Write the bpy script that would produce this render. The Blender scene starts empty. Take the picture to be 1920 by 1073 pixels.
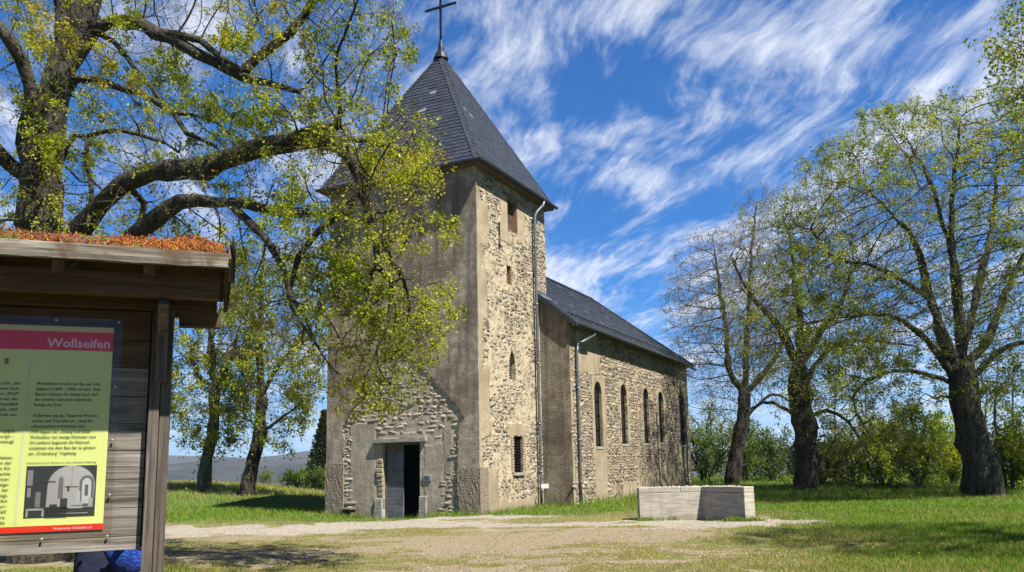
import bpy, bmesh, math, random
import numpy as np
from mathutils import Vector, Matrix, Euler
SC = bpy.context.scene
COL = SC.collection
rng = np.random.default_rng(7)
random.seed(7)
R_ = math.radians

# ------------------------------------------------------------------ camera
CAMZ = 1.4
F_PX, PITCH, ROLL, SX, SY = 1578.648, .159, -.0226, 29.954, 86.444
cp, sp = math.cos(PITCH), math.sin(PITCH)
cr, sr = math.cos(ROLL), math.sin(ROLL)
fw = Vector((0, cp, sp)); vv = Vector((0, -sp, cp)); xx = Vector((1, 0, 0))
rt = cr*xx + sr*vv; up = -sr*xx + cr*vv
cd = bpy.data.cameras.new("camera"); cam = bpy.data.objects.new("camera", cd); COL.objects.link(cam)
cam.matrix_world = Matrix(((rt.x, up.x, -fw.x, 0), (rt.y, up.y, -fw.y, 0), (rt.z, up.z, -fw.z, CAMZ), (0, 0, 0, 1)))
cd.sensor_width = 36; cd.lens = 36*F_PX/1920; cd.shift_x = -SX/1920; cd.shift_y = SY/1920
cd.clip_start = .1; cd.clip_end = 20000
SC.camera = cam
fwn, rtn, upn = np.array(fw), np.array(rt), np.array(up); ORG = np.array([0, 0, CAMZ])
def at(px, py, y):
    """world point on the sight line of a photo pixel at world distance y"""
    r = fwn + rtn*(px-960-SX)/F_PX - upn*(py-536.5-SY)/F_PX
    return ORG + r*(y/r[1])

# ------------------------------------------------------------------ sun, sky
SUN_EL, SUN_AZ = R_(57.5), math.atan2(.745, -.667)          # azimuth of the sun from +Y, clockwise
sv = Vector((math.sin(SUN_AZ)*math.cos(SUN_EL), math.cos(SUN_AZ)*math.cos(SUN_EL), math.sin(SUN_EL)))
sl = bpy.data.lights.new("sun", 'SUN'); sl.energy = 5.0; sl.angle = R_(.5); sl.color = (1, .95, .86)
so = bpy.data.objects.new("sun", sl); COL.objects.link(so)
so.rotation_euler = sv.to_track_quat('Z', 'Y').to_euler(); so.location = (20, -20, 30)
SC.view_settings.view_transform = 'Standard'; SC.view_settings.look = 'None'
SC.view_settings.exposure = 1.62; SC.view_settings.gamma = 1
SC.cycles.max_bounces = 5; SC.cycles.diffuse_bounces = 2; SC.cycles.transparent_max_bounces = 8

class NT:
    """terse node tree builder"""
    def __init__(s, tree): s.t = tree; s.n = tree.nodes; s.l = tree.links
    def node(s, typ, **kw):
        n = s.n.new(typ)
        for k, v in kw.items():
            if k.startswith('i_'):
                k2 = k[2:]; k2 = int(k2) if k2.isdigit() else k2.replace('_', ' ')
                s.put(n.inputs[k2], v)
            else: setattr(n, k, v)
        return n
    def put(s, sock, v):
        if hasattr(v, 'is_output'): s.l.new(v, sock)
        else: sock.default_value = v
    def m(s, op, a, b=None, c=None, clamp=False):
        n = s.n.new('ShaderNodeMath'); n.operation = op; n.use_clamp = clamp
        s.put(n.inputs[0], a)
        if b is not None: s.put(n.inputs[1], b)
        if c is not None: s.put(n.inputs[2], c)
        return n.outputs[0]
    def vm(s, op, a, b=None, sc=None):
        n = s.n.new('ShaderNodeVectorMath'); n.operation = op; s.put(n.inputs[0], a)
        if b is not None: s.put(n.inputs[1], b)
        if sc is not None: s.put(n.inputs['Scale'], sc)
        return n.outputs['Value' if op in ('DOT_PRODUCT', 'LENGTH') else 'Vector']
    def noise(s, vec, scale, det=4, rough=.55, dist=0, out='Fac', d4=None):
        n = s.n.new('ShaderNodeTexNoise'); s.put(n.inputs['Vector'], vec)
        n.inputs['Scale'].default_value = scale; n.inputs['Detail'].default_value = det
        n.inputs['Roughness'].default_value = rough; n.inputs['Distortion'].default_value = dist
        return n.outputs[out]
    def ramp(s, fac, stops, interp='LINEAR'):
        n = s.n.new('ShaderNodeValToRGB'); s.put(n.inputs[0], fac); cr_ = n.color_ramp; cr_.interpolation = interp
        while len(cr_.elements) < len(stops): cr_.elements.new(.5)
        for e_, (p, c) in zip(cr_.elements, stops):
            e_.position = p; e_.color = (c[0], c[1], c[2], 1) if hasattr(c, '__len__') else (c, c, c, 1)
        return n.outputs[0]
    def mix(s, fac, a, b, blend='MIX'):
        n = s.n.new('ShaderNodeMix'); n.data_type = 'RGBA'; n.blend_type = blend
        s.put(n.inputs[0], fac)
        for i, v in ((6, a), (7, b)):
            if hasattr(v, 'is_output'): s.l.new(v, n.inputs[i])
            else: n.inputs[i].default_value = (v[0], v[1], v[2], 1)
        return n.outputs[2]
    def mapr(s, v, a, b, c=0, d=1, smooth=True):
        n = s.n.new('ShaderNodeMapRange'); n.interpolation_type = 'SMOOTHSTEP' if smooth else 'LINEAR'
        s.put(n.inputs[0], v)
        for i, q in enumerate((a, b, c, d)): s.put(n.inputs[i+1], q)
        return n.outputs[0]
    def comb(s, x, y, z):
        n = s.n.new('ShaderNodeCombineXYZ')
        for i, q in enumerate((x, y, z)): s.put(n.inputs[i], q)
        return n.outputs[0]
    def sep(s, v):
        n = s.n.new('ShaderNodeSeparateXYZ'); s.put(n.inputs[0], v); return n.outputs

W = bpy.data.worlds.new("World"); SC.world = W; W.use_nodes = True
t = NT(W.node_tree); t.n.clear()
sky = t.node('ShaderNodeTexSky', sky_type='NISHITA', sun_disc=False, sun_elevation=SUN_EL, sun_rotation=SUN_AZ, altitude=500, air_density=1., dust_density=.3, ozone_density=2.5)
tc = t.node('ShaderNodeTexCoord').outputs['Generated']
sx_, sy_, sz_ = t.sep(tc)
den = t.m('MAXIMUM', t.m('ADD', sz_, .10), .03)
pl = t.comb(t.m('DIVIDE', sx_, den), t.m('DIVIDE', sy_, den), 0)
rot = t.node('ShaderNodeVectorRotate', rotation_type='Z_AXIS', i_Vector=pl, i_Angle=R_(-16)).outputs[0]   # streak direction -> y
wig = t.vm('SUBTRACT', t.noise(rot, .8, 2, out='Color'), (.5, .5, .5))
wig2 = t.vm('SUBTRACT', t.noise(rot, 5., 3, out='Color'), (.5, .5, .5))
pw = t.vm('ADD', t.vm('ADD', rot, t.vm('SCALE', wig, sc=.5)), t.vm('SCALE', wig2, sc=.055))
st1 = t.noise(t.vm('MULTIPLY', pw, (6.5, 1.5, 1)), 1.0, 6, .6)
st2 = t.noise(t.vm('MULTIPLY', t.vm('ADD', pw, (7, 3, 0)), (19., 3.4, 1)), 1.0, 6, .7)
st3 = t.noise(t.vm('MULTIPLY', t.vm('ADD', pw, (2, 9, 0)), (48., 10., 1)), 1.0, 4, .7)
puff = t.noise(t.vm('MULTIPLY', t.vm('ADD', pw, (1, 8, 0)), (3.1, 1.7, 1)), 1.0, 5, .55)
big = t.noise(t.vm('ADD', rot, (3.3, 1.4, 0)), .75, 2, .5)
cm = t.m('ADD', t.m('ADD', t.m('MULTIPLY', st1, .40), t.m('MULTIPLY', st2, .24)), t.m('ADD', t.m('MULTIPLY', st3, .17), t.m('ADD', t.m('MULTIPLY', puff, .74), t.m('MULTIPLY', big, .30))))
cl = t.mapr(cm, .84, 1.13)
cl = t.m('MULTIPLY', cl, t.m('MULTIPLY', t.mapr(sz_, .0, .14, .45, 1), t.m('MULTIPLY', t.mapr(sz_, .48, .66, 1, .06), t.mapr(sy_, -.35, .25, .15, 1))))  # clouds thinned out of view, overhead and behind, to lower the fill light
blue = t.mix(1, sky.outputs[0], (.40, .80, 1.28), 'MULTIPLY')
hs = t.node('ShaderNodeHueSaturation', i_Saturation=1.38, i_Value=.76, i_Color=blue).outputs[0]
lowpale = t.mapr(sz_, -.02, .20, .60, 0)
dim = t.mapr(t.vm('DOT_PRODUCT', tc, tuple(sv)), .2, 1., 1, .45); hs = t.mix(1, hs, t.comb(dim, dim, dim), 'MULTIPLY')   # sky darkened towards the sun to cut its fill light
hs = t.mix(lowpale, hs, (3.3, 4.5, 6.2))
skyc = t.mix(t.m('MULTIPLY', cl, .88), hs, (6.9, 7.1, 7.5))
bg = t.node('ShaderNodeBackground', i_Color=skyc, i_Strength=.05)
t.l.new(bg.outputs[0], t.node('ShaderNodeOutputWorld').inputs[0])
W.cycles.sampling_method = 'MANUAL'; W.cycles.sample_map_resolution = 512

# ------------------------------------------------------------------ helpers
def tag(o, label=None, cat=None, group=None, kind=None):
    for k, v in (('label', label), ('category', cat), ('group', group), ('kind', kind)):
        if v: o[k] = v
    return o
def empty(name, loc=(0, 0, 0), rz=0):
    o = bpy.data.objects.new(name, None); COL.objects.link(o); o.location = loc; o.rotation_euler = (0, 0, rz)
    o.empty_display_size = .2
    return o
def link(name, me, mat=None, parent=None):
    o = bpy.data.objects.new(name, me); COL.objects.link(o)
    if mat is not None: me.materials.append(mat)
    if parent is not None: o.parent = parent
    return o
def npmesh(name, V, Fc, mat, parent=None, col=None, smooth=False, attrs=None):
    """mesh from numpy arrays, Fc is (n,k)"""
    V = np.asarray(V, np.float32); Fc = np.asarray(Fc, np.int32); n, k = Fc.shape
    me = bpy.data.meshes.new(name); me.vertices.add(len(V)); me.vertices.foreach_set('co', V.ravel())
    me.loops.add(n*k); me.loops.foreach_set('vertex_index', Fc.ravel())
    me.polygons.add(n); me.polygons.foreach_set('loop_start', np.arange(0, n*k, k, dtype=np.int32))
    if smooth: me.polygons.foreach_set('use_smooth', np.ones(n, bool))
    if col is not None:
        a = me.attributes.new('col', 'FLOAT_COLOR', 'POINT'); c4 = np.ones((len(V), 4), np.float32); c4[:, :3] = col
        a.data.foreach_set('color', c4.ravel())
    for nm, dat in (attrs or {}).items():
        a = me.attributes.new(nm, 'FLOAT', 'POINT'); a.data.foreach_set('value', np.asarray(dat, np.float32))
    me.update(calc_edges=True); me.validate()
    return link(name, me, mat, parent)
def bmobj(name, bm, mat, parent=None, smooth=False, bevel=0, col=None):
    if bevel: 
        bmesh.ops.bevel(bm, geom=[e for e in bm.edges if e.is_manifold and e.calc_face_angle(0) > .6], offset=bevel, segments=1, affect='EDGES', clamp_overlap=True)
    me = bpy.data.meshes.new(name); bm.to_mesh(me); bm.free()
    if smooth:
        for p in me.polygons: p.use_smooth = True
    return link(name, me, mat, parent)
def box(bm, x0, x1, y0, y1, z0, z1, rot=None):
    M = Matrix.Translation(((x0+x1)/2, (y0+y1)/2, (z0+z1)/2)) @ (rot or Matrix()) @ Matrix.Diagonal((x1-x0, y1-y0, z1-z0, 1))
    return bmesh.ops.create_cube(bm, size=1, matrix=M)['verts']
def beam(bm, p0, p1, w, h, upv=(0, 0, 1)):
    p0, p1 = Vector(p0), Vector(p1); d = p1-p0; L = d.length; d.normalize()
    s = d.cross(Vector(upv)); s.normalize(); u = s.cross(d)
    M = Matrix(((d.x, s.x, u.x, 0), (d.y, s.y, u.y, 0), (d.z, s.z, u.z, 0), (0, 0, 0, 1)))
    return bmesh.ops.create_cube(bm, size=1, matrix=Matrix.Translation((p0+p1)/2) @ M @ Matrix.Diagonal((L, w, h, 1)))['verts']
def tube(bm, pts, rad, k=10, cap=True):
    pts = [Vector(p) for p in pts]; rings = []
    for i, p in enumerate(pts):
        d = (pts[min(i+1, len(pts)-1)]-pts[max(i-1, 0)]).normalized()
        ref = Vector((.3, .9, .1)) if abs(d.z) > .7 else Vector((0, 0, 1))
        a = d.cross(ref).normalized(); b = d.cross(a)
        r = rad[i] if hasattr(rad, '__len__') else rad
        rings.append([bm.verts.new(p+r*(math.cos(j*2*math.pi/k)*a+math.sin(j*2*math.pi/k)*b)) for j in range(k)])
    for r0, r1 in zip(rings, rings[1:]):
        for j in range(k): bm.faces.new((r0[j], r0[(j+1) % k], r1[(j+1) % k], r1[j]))
    if cap: bm.faces.new(rings[0][::-1]); bm.faces.new(rings[-1])
def vnoise(x, y, seed=0):
    """smooth value noise, numpy"""
    def h(i, j):
        n = (i*374761393 + j*668265263 + seed*974711) & 0x7fffffff
        n = ((n ^ (n >> 13))*1274126177) & 0x7fffffff
        return ((n ^ (n >> 16)) & 0xffff)/65535.
    xi, yi = np.floor(x).astype(np.int64), np.floor(y).astype(np.int64); fx, fy = x-xi, y-yi
    fx, fy = fx*fx*(3-2*fx), fy*fy*(3-2*fy)
    return (h(xi, yi)*(1-fx)+h(xi+1, yi)*fx)*(1-fy)+(h(xi, yi+1)*(1-fx)+h(xi+1, yi+1)*fx)*fy
def fbm(x, y, oc=4, seed=0):
    s, a, tot = 0, 1, 0
    for o in range(oc): s = s+a*vnoise(x*2**o, y*2**o, seed+o*17); tot += a; a *= .5
    return s/tot
def sstep(a, b, v): q = np.clip((v-a)/(b-a), 0, 1); return q*q*(3-2*q)

# ------------------------------------------------------------------ materials
def newmat(name, rough=.8):
    m = bpy.data.materials.new(name); m.use_nodes = True; t = NT(m.node_tree)
    b = t.n['Principled BSDF']; b.inputs['Roughness'].default_value = rough
    b.inputs['Specular IOR Level'].default_value = .3
    return m, t, b
def objc(t): return t.node('ShaderNodeTexCoord').outputs['Object']
def bump(t, b, h, strength=.6, dist=.02):
    n = t.node('ShaderNodeBump', i_Height=h, i_Strength=strength, i_Distance=dist); t.l.new(n.outputs[0], b.inputs['Normal'])
def simple(name, c, rough=.8, metal=0, var=.15, scale=8, bmp=.3, bscale=40):
    m, t, b = newmat(name, rough); o = objc(t)
    n = t.noise(o, scale, 5)
    k = t.mapr(n, .3, .7, 1-var, 1+var, False)
    t.l.new(t.mix(1, c, t.comb(k, k, k), 'MULTIPLY'), b.inputs['Base Color']); b.inputs['Metallic'].default_value = metal
    if bmp: bump(t, b, t.noise(o, bscale, 4), bmp, .01)
    return m
def leafmat(name, trans=.45, rough=.5, spec=.25):
    m, t, b = newmat(name, rough); b.inputs['Specular IOR Level'].default_value = spec
    a = t.node('ShaderNodeAttribute', attribute_name='col').outputs['Color']
    t.l.new(a, b.inputs['Base Color'])
    tr = t.node('ShaderNodeBsdfTranslucent', i_Color=t.mix(1, a, (1.25, 1.3, .55), 'MULTIPLY'))
    mx = t.node('ShaderNodeMixShader', i_0=trans); t.l.new(b.outputs[0], mx.inputs[1]); t.l.new(tr.outputs[0], mx.inputs[2])
    t.l.new(mx.outputs[0], t.n['Material Output'].inputs[0])
    return m
M_leaf = leafmat('leaf', .55); M_grass = leafmat('grass_blade', .3, .6, .15)
def colmat(name, rough=.8, spec=.2):
    m, t, b = newmat(name, rough); b.inputs['Specular IOR Level'].default_value = spec
    a = t.node('ShaderNodeAttribute', attribute_name='col').outputs['Color']
    n = t.noise(objc(t), 30, 3); k = t.mapr(n, .3, .7, .8, 1.2, False)
    t.l.new(t.mix(1, a, t.comb(k, k, k), 'MULTIPLY'), b.inputs['Base Color'])
    bump(t, b, n, .3, .01)
    return m
M_pebble = colmat('pebble'); M_rubble = colmat('facing_stone', .9)
# bark
def barkmat(name, c0, c1, moss):
    m, t, b = newmat(name, .9); o = objc(t)
    st = t.vm('MULTIPLY', o, (1, 1, .22))
    n = t.noise(st, 9, 6, .6, .6); n2 = t.noise(o, 1.7, 4); n3 = t.noise(o, 14, 4)
    c = t.ramp(n, [(.32, c0), (.68, c1)])
    nz = t.sep(t.node('ShaderNodeNewGeometry').outputs['Normal'])[2]
    mo = t.m('MULTIPLY', t.mapr(n2, .45, .65), t.mapr(n3, .35, .6))
    mo = t.m('MULTIPLY', mo, t.mapr(nz, -.6, .5, .25, 1))
    c = t.mix(t.m('MULTIPLY', mo, moss), c, (.085, .095, .02))
    t.l.new(c, b.inputs['Base Color']); bump(t, b, t.m('ADD', n, t.m('MULTIPLY', n3, .5)), 1., .09)
    return m
M_bark = barkmat('lime_bark', (.010, .008, .0065), (.092, .077, .06), .55)
m, t, b = newmat('twig_bark', .85); M_twig = m; n = t.noise(objc(t), 2.2, 3)
t.l.new(t.mix(t.mapr(n, .35, .65), (.11, .085, .055), (.26, .21, .15)), b.inputs['Base Color'])
M_bark2 = barkmat('grey_bark', (.03, .026, .02), (.23, .20, .16), .4)
# slate
m, t, b = newmat('slate', .42); M_slate = m
a = t.node('ShaderNodeAttribute', attribute_name='col').outputs['Color']; o = objc(t)
n = t.noise(o, 5, 5); k = t.mapr(n, .3, .7, .8, 1.25, False)
t.l.new(t.mix(1, a, t.comb(k, k, k), 'MULTIPLY'), b.inputs['Base Color'])
b.inputs['Specular IOR Level'].default_value = .5; bump(t, b, t.noise(o, 60, 3), .2, .005)
M_zinc = simple('zinc', (.20, .225, .25), .45, .6, .2, 3, .1)
M_iron = simple('dark_iron', (.02, .022, .027), .5, .5)
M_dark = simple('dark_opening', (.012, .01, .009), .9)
M_eave = simple('eave_board', (.15, .10, .06), .85, 0, .3, 6)
M_brick = None
# weathered timber
def woodmat(name, c0, c1, axis=0, dark=None, rough=.85):
    m, t, b = newmat(name, rough); o = objc(t)
    s = [26, 26, 26]; s[axis] = 1.1
    st = t.vm('MULTIPLY', o, tuple(s)); n = t.noise(st, 1, 7, .62, .8)
    n2 = t.noise(o, 2.3, 4); s2 = [90, 90, 90]; s2[axis] = 3
    fine = t.noise(t.vm('MULTIPLY', o, tuple(s2)), 1, 3)
    c = t.ramp(n, [(.30, c0), (.52, [(p+q)/2 for p, q in zip(c0, c1)]), (.70, c1)])
    k = t.mapr(n2, .3, .7, .65, 1.25, False); c = t.mix(1, c, t.comb(k, k, k), 'MULTIPLY')
    if dark: c = t.mix(t.mapr(t.noise(t.vm('MULTIPLY', o, (1, 1, 1)), 3.1, 5, .6, 1), .5, .66), c, dark)
    c = t.mix(t.mapr(fine, .55, .72, 0, .6), c, [q*.35 for q in c0])
    c = t.mix(t.mapr(t.noise(t.vm('MULTIPLY', o, tuple(q*.35 for q in s)), 1, 5, .7, 2.), .50, .60, 0, .55), c, [q*.45 for q in c0])
    kn = t.node('ShaderNodeTexVoronoi', i_Scale=2.6, i_Vector=t.vm('MULTIPLY', o, tuple(1.6 if i != axis else .8 for i in range(3))))
    c = t.mix(t.mapr(kn.outputs['Distance'], .03, .075, .85, 0), c, (.05, .028, .016))
    t.l.new(c, b.inputs['Base Color']); bump(t, b, t.m('ADD', n, t.m('MULTIPLY', fine, .6)), .7, .006)
    return m
M_wood_x = woodmat('grey_timber_lengthwise', (.10, .082, .066), (.36, .325, .285), 0)
M_wood_z = woodmat('grey_timber_upright', (.06, .045, .036), (.215, .175, .145), 2)
M_wood_fascia = woodmat('flaking_fascia', (.10, .075, .05), (.50, .46, .39), 0, (.12, .075, .04))
M_wood_brown = woodmat('brown_timber', (.055, .03, .016), (.16, .09, .048), 0)
M_wood_brown_y = woodmat('brown_timber_deep', (.06, .035, .02), (.17, .10, .055), 1)
M_doorwood = woodmat('door_timber', (.13, .13, .15), (.22, .22, .25), 0)

# masonry: boxes are (axis 0=x 1=y, a0, a1, z0, z1, edge noise) of smooth render left on the stone
def stonemat(name, axis, boxes=(), light=1., stone=None, mort=(.52, .435, .30), mort_w=(.0, .32), plas=(.37, .29, .19), plas2=(.47, .385, .265), stain_shade=0, pale=(), scale=1.):
    m, t, b = newmat(name, .92); o = objc(t); xyz = t.sep(o); A = xyz[axis]; Z = xyz[2]
    wob = t.vm('SCALE', t.vm('SUBTRACT', t.noise(o, 2.2*scale, 3, out='Color'), (.5, .5, .5)), sc=.32)
    wob2 = t.vm('SCALE', t.vm('SUBTRACT', t.noise(o, 13*scale, 2, out='Color'), (.5, .5, .5)), sc=.07)
    q = t.vm('MULTIPLY', t.vm('ADD', t.vm('ADD', o, wob), wob2), (3.9*scale, 3.9*scale, 8.2*scale))
    ed = t.node('ShaderNodeTexVoronoi', feature='DISTANCE_TO_EDGE', i_Scale=1., i_Vector=q).outputs['Distance']
    ce = t.node('ShaderNodeTexVoronoi', feature='F1', i_Scale=1., i_Vector=q).outputs['Color']
    rr, gg, bb = t.sep(ce)
    stone = stone or [(.0, (.07, .052, .036)), (.25, (.14, .102, .068)), (.5, (.23, .17, .11)), (.72, (.115, .095, .075)), (1., (.33, .25, .165))]
    sc_ = t.ramp(rr, stone)
    fine = t.noise(o, 22, 5, .6); med = t.noise(o, 3.2, 5, .6); bigs = t.noise(o, .8, 4, .6)
    k = t.mapr(fine, .3, .7, .72, 1.28, False); sc_ = t.mix(1, sc_, t.comb(k, k, k), 'MULTIPLY')
    mc = t.mix(t.mapr(med, .35, .65), [v*.72 for v in mort], [v*1.16 for v in mort])
    sme = t.noise(t.vm('ADD', o, (5, 2, 8)), 1.5, 6, .68)
    lo = t.m('ADD', t.m('ADD', t.mapr(sme, .38, .66, mort_w[0], mort_w[1], False), t.m('MULTIPLY', t.m('SUBTRACT', gg, .45), .16)), t.m('MULTIPLY', t.m('SUBTRACT', fine, .5), .22))
    pm = 0.
    for (a0, a1, z0, z1) in pale:
        e1 = t.m('MULTIPLY', t.m('SUBTRACT', med, .5), 2.6)
        d = t.m('MINIMUM', t.m('MINIMUM', t.m('SUBTRACT', A, a0), t.m('SUBTRACT', a1, A)), t.m('MINIMUM', t.m('SUBTRACT', Z, z0), t.m('SUBTRACT', z1, Z)))
        v = t.mapr(t.m('ADD', d, e1), -.15, .35); pm = v if not hasattr(pm, 'is_output') else t.m('MAXIMUM', pm, v)
    if hasattr(pm, 'is_output'): lo = t.m('ADD', lo, t.m('MULTIPLY', pm, .035))
    lo = t.m('MAXIMUM', lo, .025); sm = t.mapr(ed, lo, t.m('ADD', lo, .05))
    c = t.mix(sm, mc, sc_)
    if hasattr(pm, 'is_output'): c = t.mix(t.m('MULTIPLY', pm, .26), c, [v*1.22 for v in mort])
    hgt = t.m('ADD', t.m('MULTIPLY', sm, t.m('ADD', -.1, t.m('MULTIPLY', bb, .8))), t.m('ADD', t.m('MULTIPLY', fine, .55), t.m('MULTIPLY', med, .5)))
    pk = 0.
    for (a0, a1, z0, z1, en) in boxes:
        e1 = t.m('MULTIPLY', t.m('SUBTRACT', t.noise(t.vm('ADD', o, (a0, z0, 1.)), 1.9, 5, .65), .5), en)
        d = t.m('MINIMUM', t.m('MINIMUM', t.m('SUBTRACT', A, a0), t.m('SUBTRACT', a1, A)), t.m('MINIMUM', t.m('SUBTRACT', Z, z0), t.m('SUBTRACT', z1, Z)))
        v = t.mapr(t.m('ADD', d, e1), -.02, .03); pk = v if not hasattr(pk, 'is_output') else t.m('MAXIMUM', pk, v)
    if hasattr(pk, 'is_output'):
        pc = t.mix(t.mapr(med, .35, .65), plas, plas2)
        pc = t.mix(t.mapr(bigs, .45, .62, 0, .55), pc, [v*.62 for v in plas])
        pc = t.mix(t.mapr(t.noise(o, 34, 3), .60, .70, 0, .5), pc, (.09, .075, .06))
        c = t.mix(pk, c, pc)
        hp = t.m('ADD', t.m('MULTIPLY', med, .5), t.m('ADD', t.m('MULTIPLY', fine, .12), 1.1))
        mh = t.node('ShaderNodeMix', data_type='FLOAT'); t.put(mh.inputs[0], pk); t.put(mh.inputs[2], hgt); t.put(mh.inputs[3], hp); hgt = mh.outputs[0]
    if stain_shade:
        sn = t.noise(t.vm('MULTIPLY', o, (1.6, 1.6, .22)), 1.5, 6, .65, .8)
        c = t.mix(t.mapr(sn, .52, .68, 0, stain_shade), c, (.075, .06, .042))
    g0 = t.mapr(t.m('ADD', Z, t.m('MULTIPLY', bigs, .8)), .25, .75, .35, 0)
    c = t.mix(g0, c, (.13, .11, .085))
    if light != 1: c = t.mix(1, c, (light, light, light), 'MULTIPLY')
    t.l.new(c, b.inputs['Base Color']); bump(t, b, hgt, .95, .045)
    return m
M_stone_side = stonemat('rubble_masonry', 1,
    boxes=[(-1, .33, -1, 12, .55), (.1, .85, 8.7, 10.2, .7), (1.75, 2.4, 9.2, 11.0, .35), (-1, 1.25, -1, 1.35, .6), (.2, 5.6, -.6, .35, .8), (2.0, 3.5, 2.45, 2.9, .25), (.2, .75, 2.4, 4.6, .6), (3.0, 3.7, 9.4, 11.2, .4), (0., .7, 6.2, 8., .5)],
    pale=[(.5, 4.2, 1.0, 6.6), (.6, 2.6, 7.2, 9.2)])
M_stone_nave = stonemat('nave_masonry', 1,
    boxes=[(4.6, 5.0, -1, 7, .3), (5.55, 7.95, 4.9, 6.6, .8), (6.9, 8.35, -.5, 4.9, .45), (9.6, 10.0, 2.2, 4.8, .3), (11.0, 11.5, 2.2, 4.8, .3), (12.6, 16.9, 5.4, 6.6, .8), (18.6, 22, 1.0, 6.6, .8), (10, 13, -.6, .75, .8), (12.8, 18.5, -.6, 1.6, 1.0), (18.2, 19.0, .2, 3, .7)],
    stain_shade=.35, mort=(.46, .365, .24), mort_w=(-.02, .28), plas=(.36, .285, .185), plas2=(.45, .365, .245))  # dark streaks on the nave: painted branch shadows along with ivy traces
M_stone_front = stonemat('porch_scar_masonry', 0,
    boxes=[(-5.0, -3.97, -.4, 3.0, .18), (-2.05, -1.35, -.4, 2.2, .5), (-1.3, -1.0, 1.2, 3.0, .2), (-3.9, -2.0, 2.44, 2.62, .2)],
    stone=[(0, (.33, .285, .22)), (.5, (.47, .41, .325)), (1, (.58, .515, .41))], mort=(.48, .42, .335), plas=(.42, .35, .265), plas2=(.55, .465, .36), mort_w=(.02, .34), scale=1.05, stain_shade=.3)
# coarse brown plaster
def plastermat(name, c0, c1, pits=.55, stain_shade=.6, rough_scale=1.):
    m, t, b = newmat(name, .93); o = objc(t)
    big = t.noise(o, .55, 6, .62, .5); med = t.noise(o, 2.6, 6, .65); fine = t.noise(o, 26*rough_scale, 5, .6)
    c = t.mix(t.mapr(med, .33, .67), c0, c1)
    c = t.mix(t.mapr(big, .44, .58, 0, .75), c, (c0[0]*.66, c0[1]*.60, c0[2]*.60))
    run = t.noise(t.vm('MULTIPLY', o, (1.7, 1.7, .16)), 1.5, 6, .65)
    c = t.mix(t.mapr(run, .47, .66, 0, stain_shade), c, (c0[0]*.48, c0[1]*.44, c0[2]*.42))
    c = t.mix(t.mapr(t.noise(o, 1.3, 5, .6, .4), .60, .72, 0, .5), c, (c1[0]*1.25, c1[1]*1.28, c1[2]*1.3))
    pv = t.node('ShaderNodeTexVoronoi', i_Scale=7*rough_scale, i_Vector=o).outputs['Distance']
    pit = t.m('MULTIPLY', t.mapr(pv, .10, .24, 1, 0), t.mapr(t.noise(o, 1.6, 3), .42, .58))
    c = t.mix(t.m('MULTIPLY', pit, pits), c, (c0[0]*.35, c0[1]*.35, c0[2]*.35))
    fl = t.mapr(t.noise(o, 38, 2), .66, .74); c = t.mix(t.m('MULTIPLY', fl, .35), c, (.60, .54, .45))
    t.l.new(c, b.inputs['Base Color'])
    bump(t, b, t.m('SUBTRACT', t.m('ADD', t.m('MULTIPLY', med, .8), t.m('MULTIPLY', fine, .35)), t.m('MULTIPLY', pit, .5)), .8, .035)
    return m
M_plaster = plastermat('brown_plaster', (.28, .228, .175), (.51, .425, .33), .7, .8)
M_navefront = plastermat('nave_gable_plaster', (.23, .19, .14), (.36, .30, .225), .4, .75)
m, t, b = newmat('pebbledash', .95); M_dash = m; o = objc(t)
vo = t.node('ShaderNodeTexVoronoi', i_Scale=26, i_Vector=o)
c = t.mix(vo.outputs['Color'], (.27, .215, .16), (.42, .34, .26)); c = t.mix(t.mapr(vo.outputs['Distance'], .3, .7, 0, .6), c, (.10, .08, .06))
t.l.new(c, b.inputs['Base Color']); bump(t, b, t.m('SUBTRACT', t.noise(o, 5, 4), t.m('MULTIPLY', vo.outputs['Distance'], 1.2)), .6, .03)
M_greystone = simple('dressed_stone', (.36, .34, .31), .85, 0, .25, 4, .5, 25)
M_concrete = None
m, t, b = newmat('pale_limestone_concrete', .85); M_concrete = m; o = objc(t)
st = t.noise(t.vm('MULTIPLY', o, (1.2, 1.2, 9)), 1.6, 6, .6, .6); n2 = t.noise(o, 2.4, 5); 
c = t.mix(t.mapr(st, .42, .60, 0, .7), (.53, .48, .395), (.30, .27, .22)); c = t.mix(t.mapr(n2, .5, .75, 0, .4), c, (.56, .51, .42))
run = t.noise(t.vm('MULTIPLY', o, (9, 9, .5)), 1, 4); c = t.mix(t.mapr(run, .52, .68, 0, .45), c, (.36, .31, .24)); zz = t.sep(o)[2]; c = t.mix(t.mapr(t.m('ADD', zz, t.m('MULTIPLY', n2, .35)), .12, .34, .6, 0), c, (.17, .15, .10)); c = t.mix(t.mapr(t.noise(o, 21, 4), .60, .72, 0, .45), c, (.20, .18, .145))
t.l.new(c, b.inputs['Base Color']); bump(t, b, t.m('ADD', st, t.noise(o, 40, 3)), .35, .01)
m, t, b = newmat('red_brick', .9); M_brick = m; o = objc(t)
br = t.node('ShaderNodeTexBrick', i_Vector=t.comb(t.sep(o)[1], t.sep(o)[2], 0), i_Scale=1., i_Color1=(.33, .15, .09, 1), i_Color2=(.22, .10, .07, 1), i_Mortar=(.42, .34, .25, 1))
br.inputs['Brick Width'].default_value = .24; br.inputs['Row Height'].default_value = .085; br.inputs['Mortar Size'].default_value = .012
t.l.new(br.outputs[0], b.inputs['Base Color']); bump(t, b, br.outputs['Fac'], -.5, .02)
m, t, b = newmat('old_window_glass', .12); M_glass = m
b.inputs['Base Color'].default_value = (.018, .021, .024, 1); b.inputs['Specular IOR Level'].default_value = .6
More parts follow.
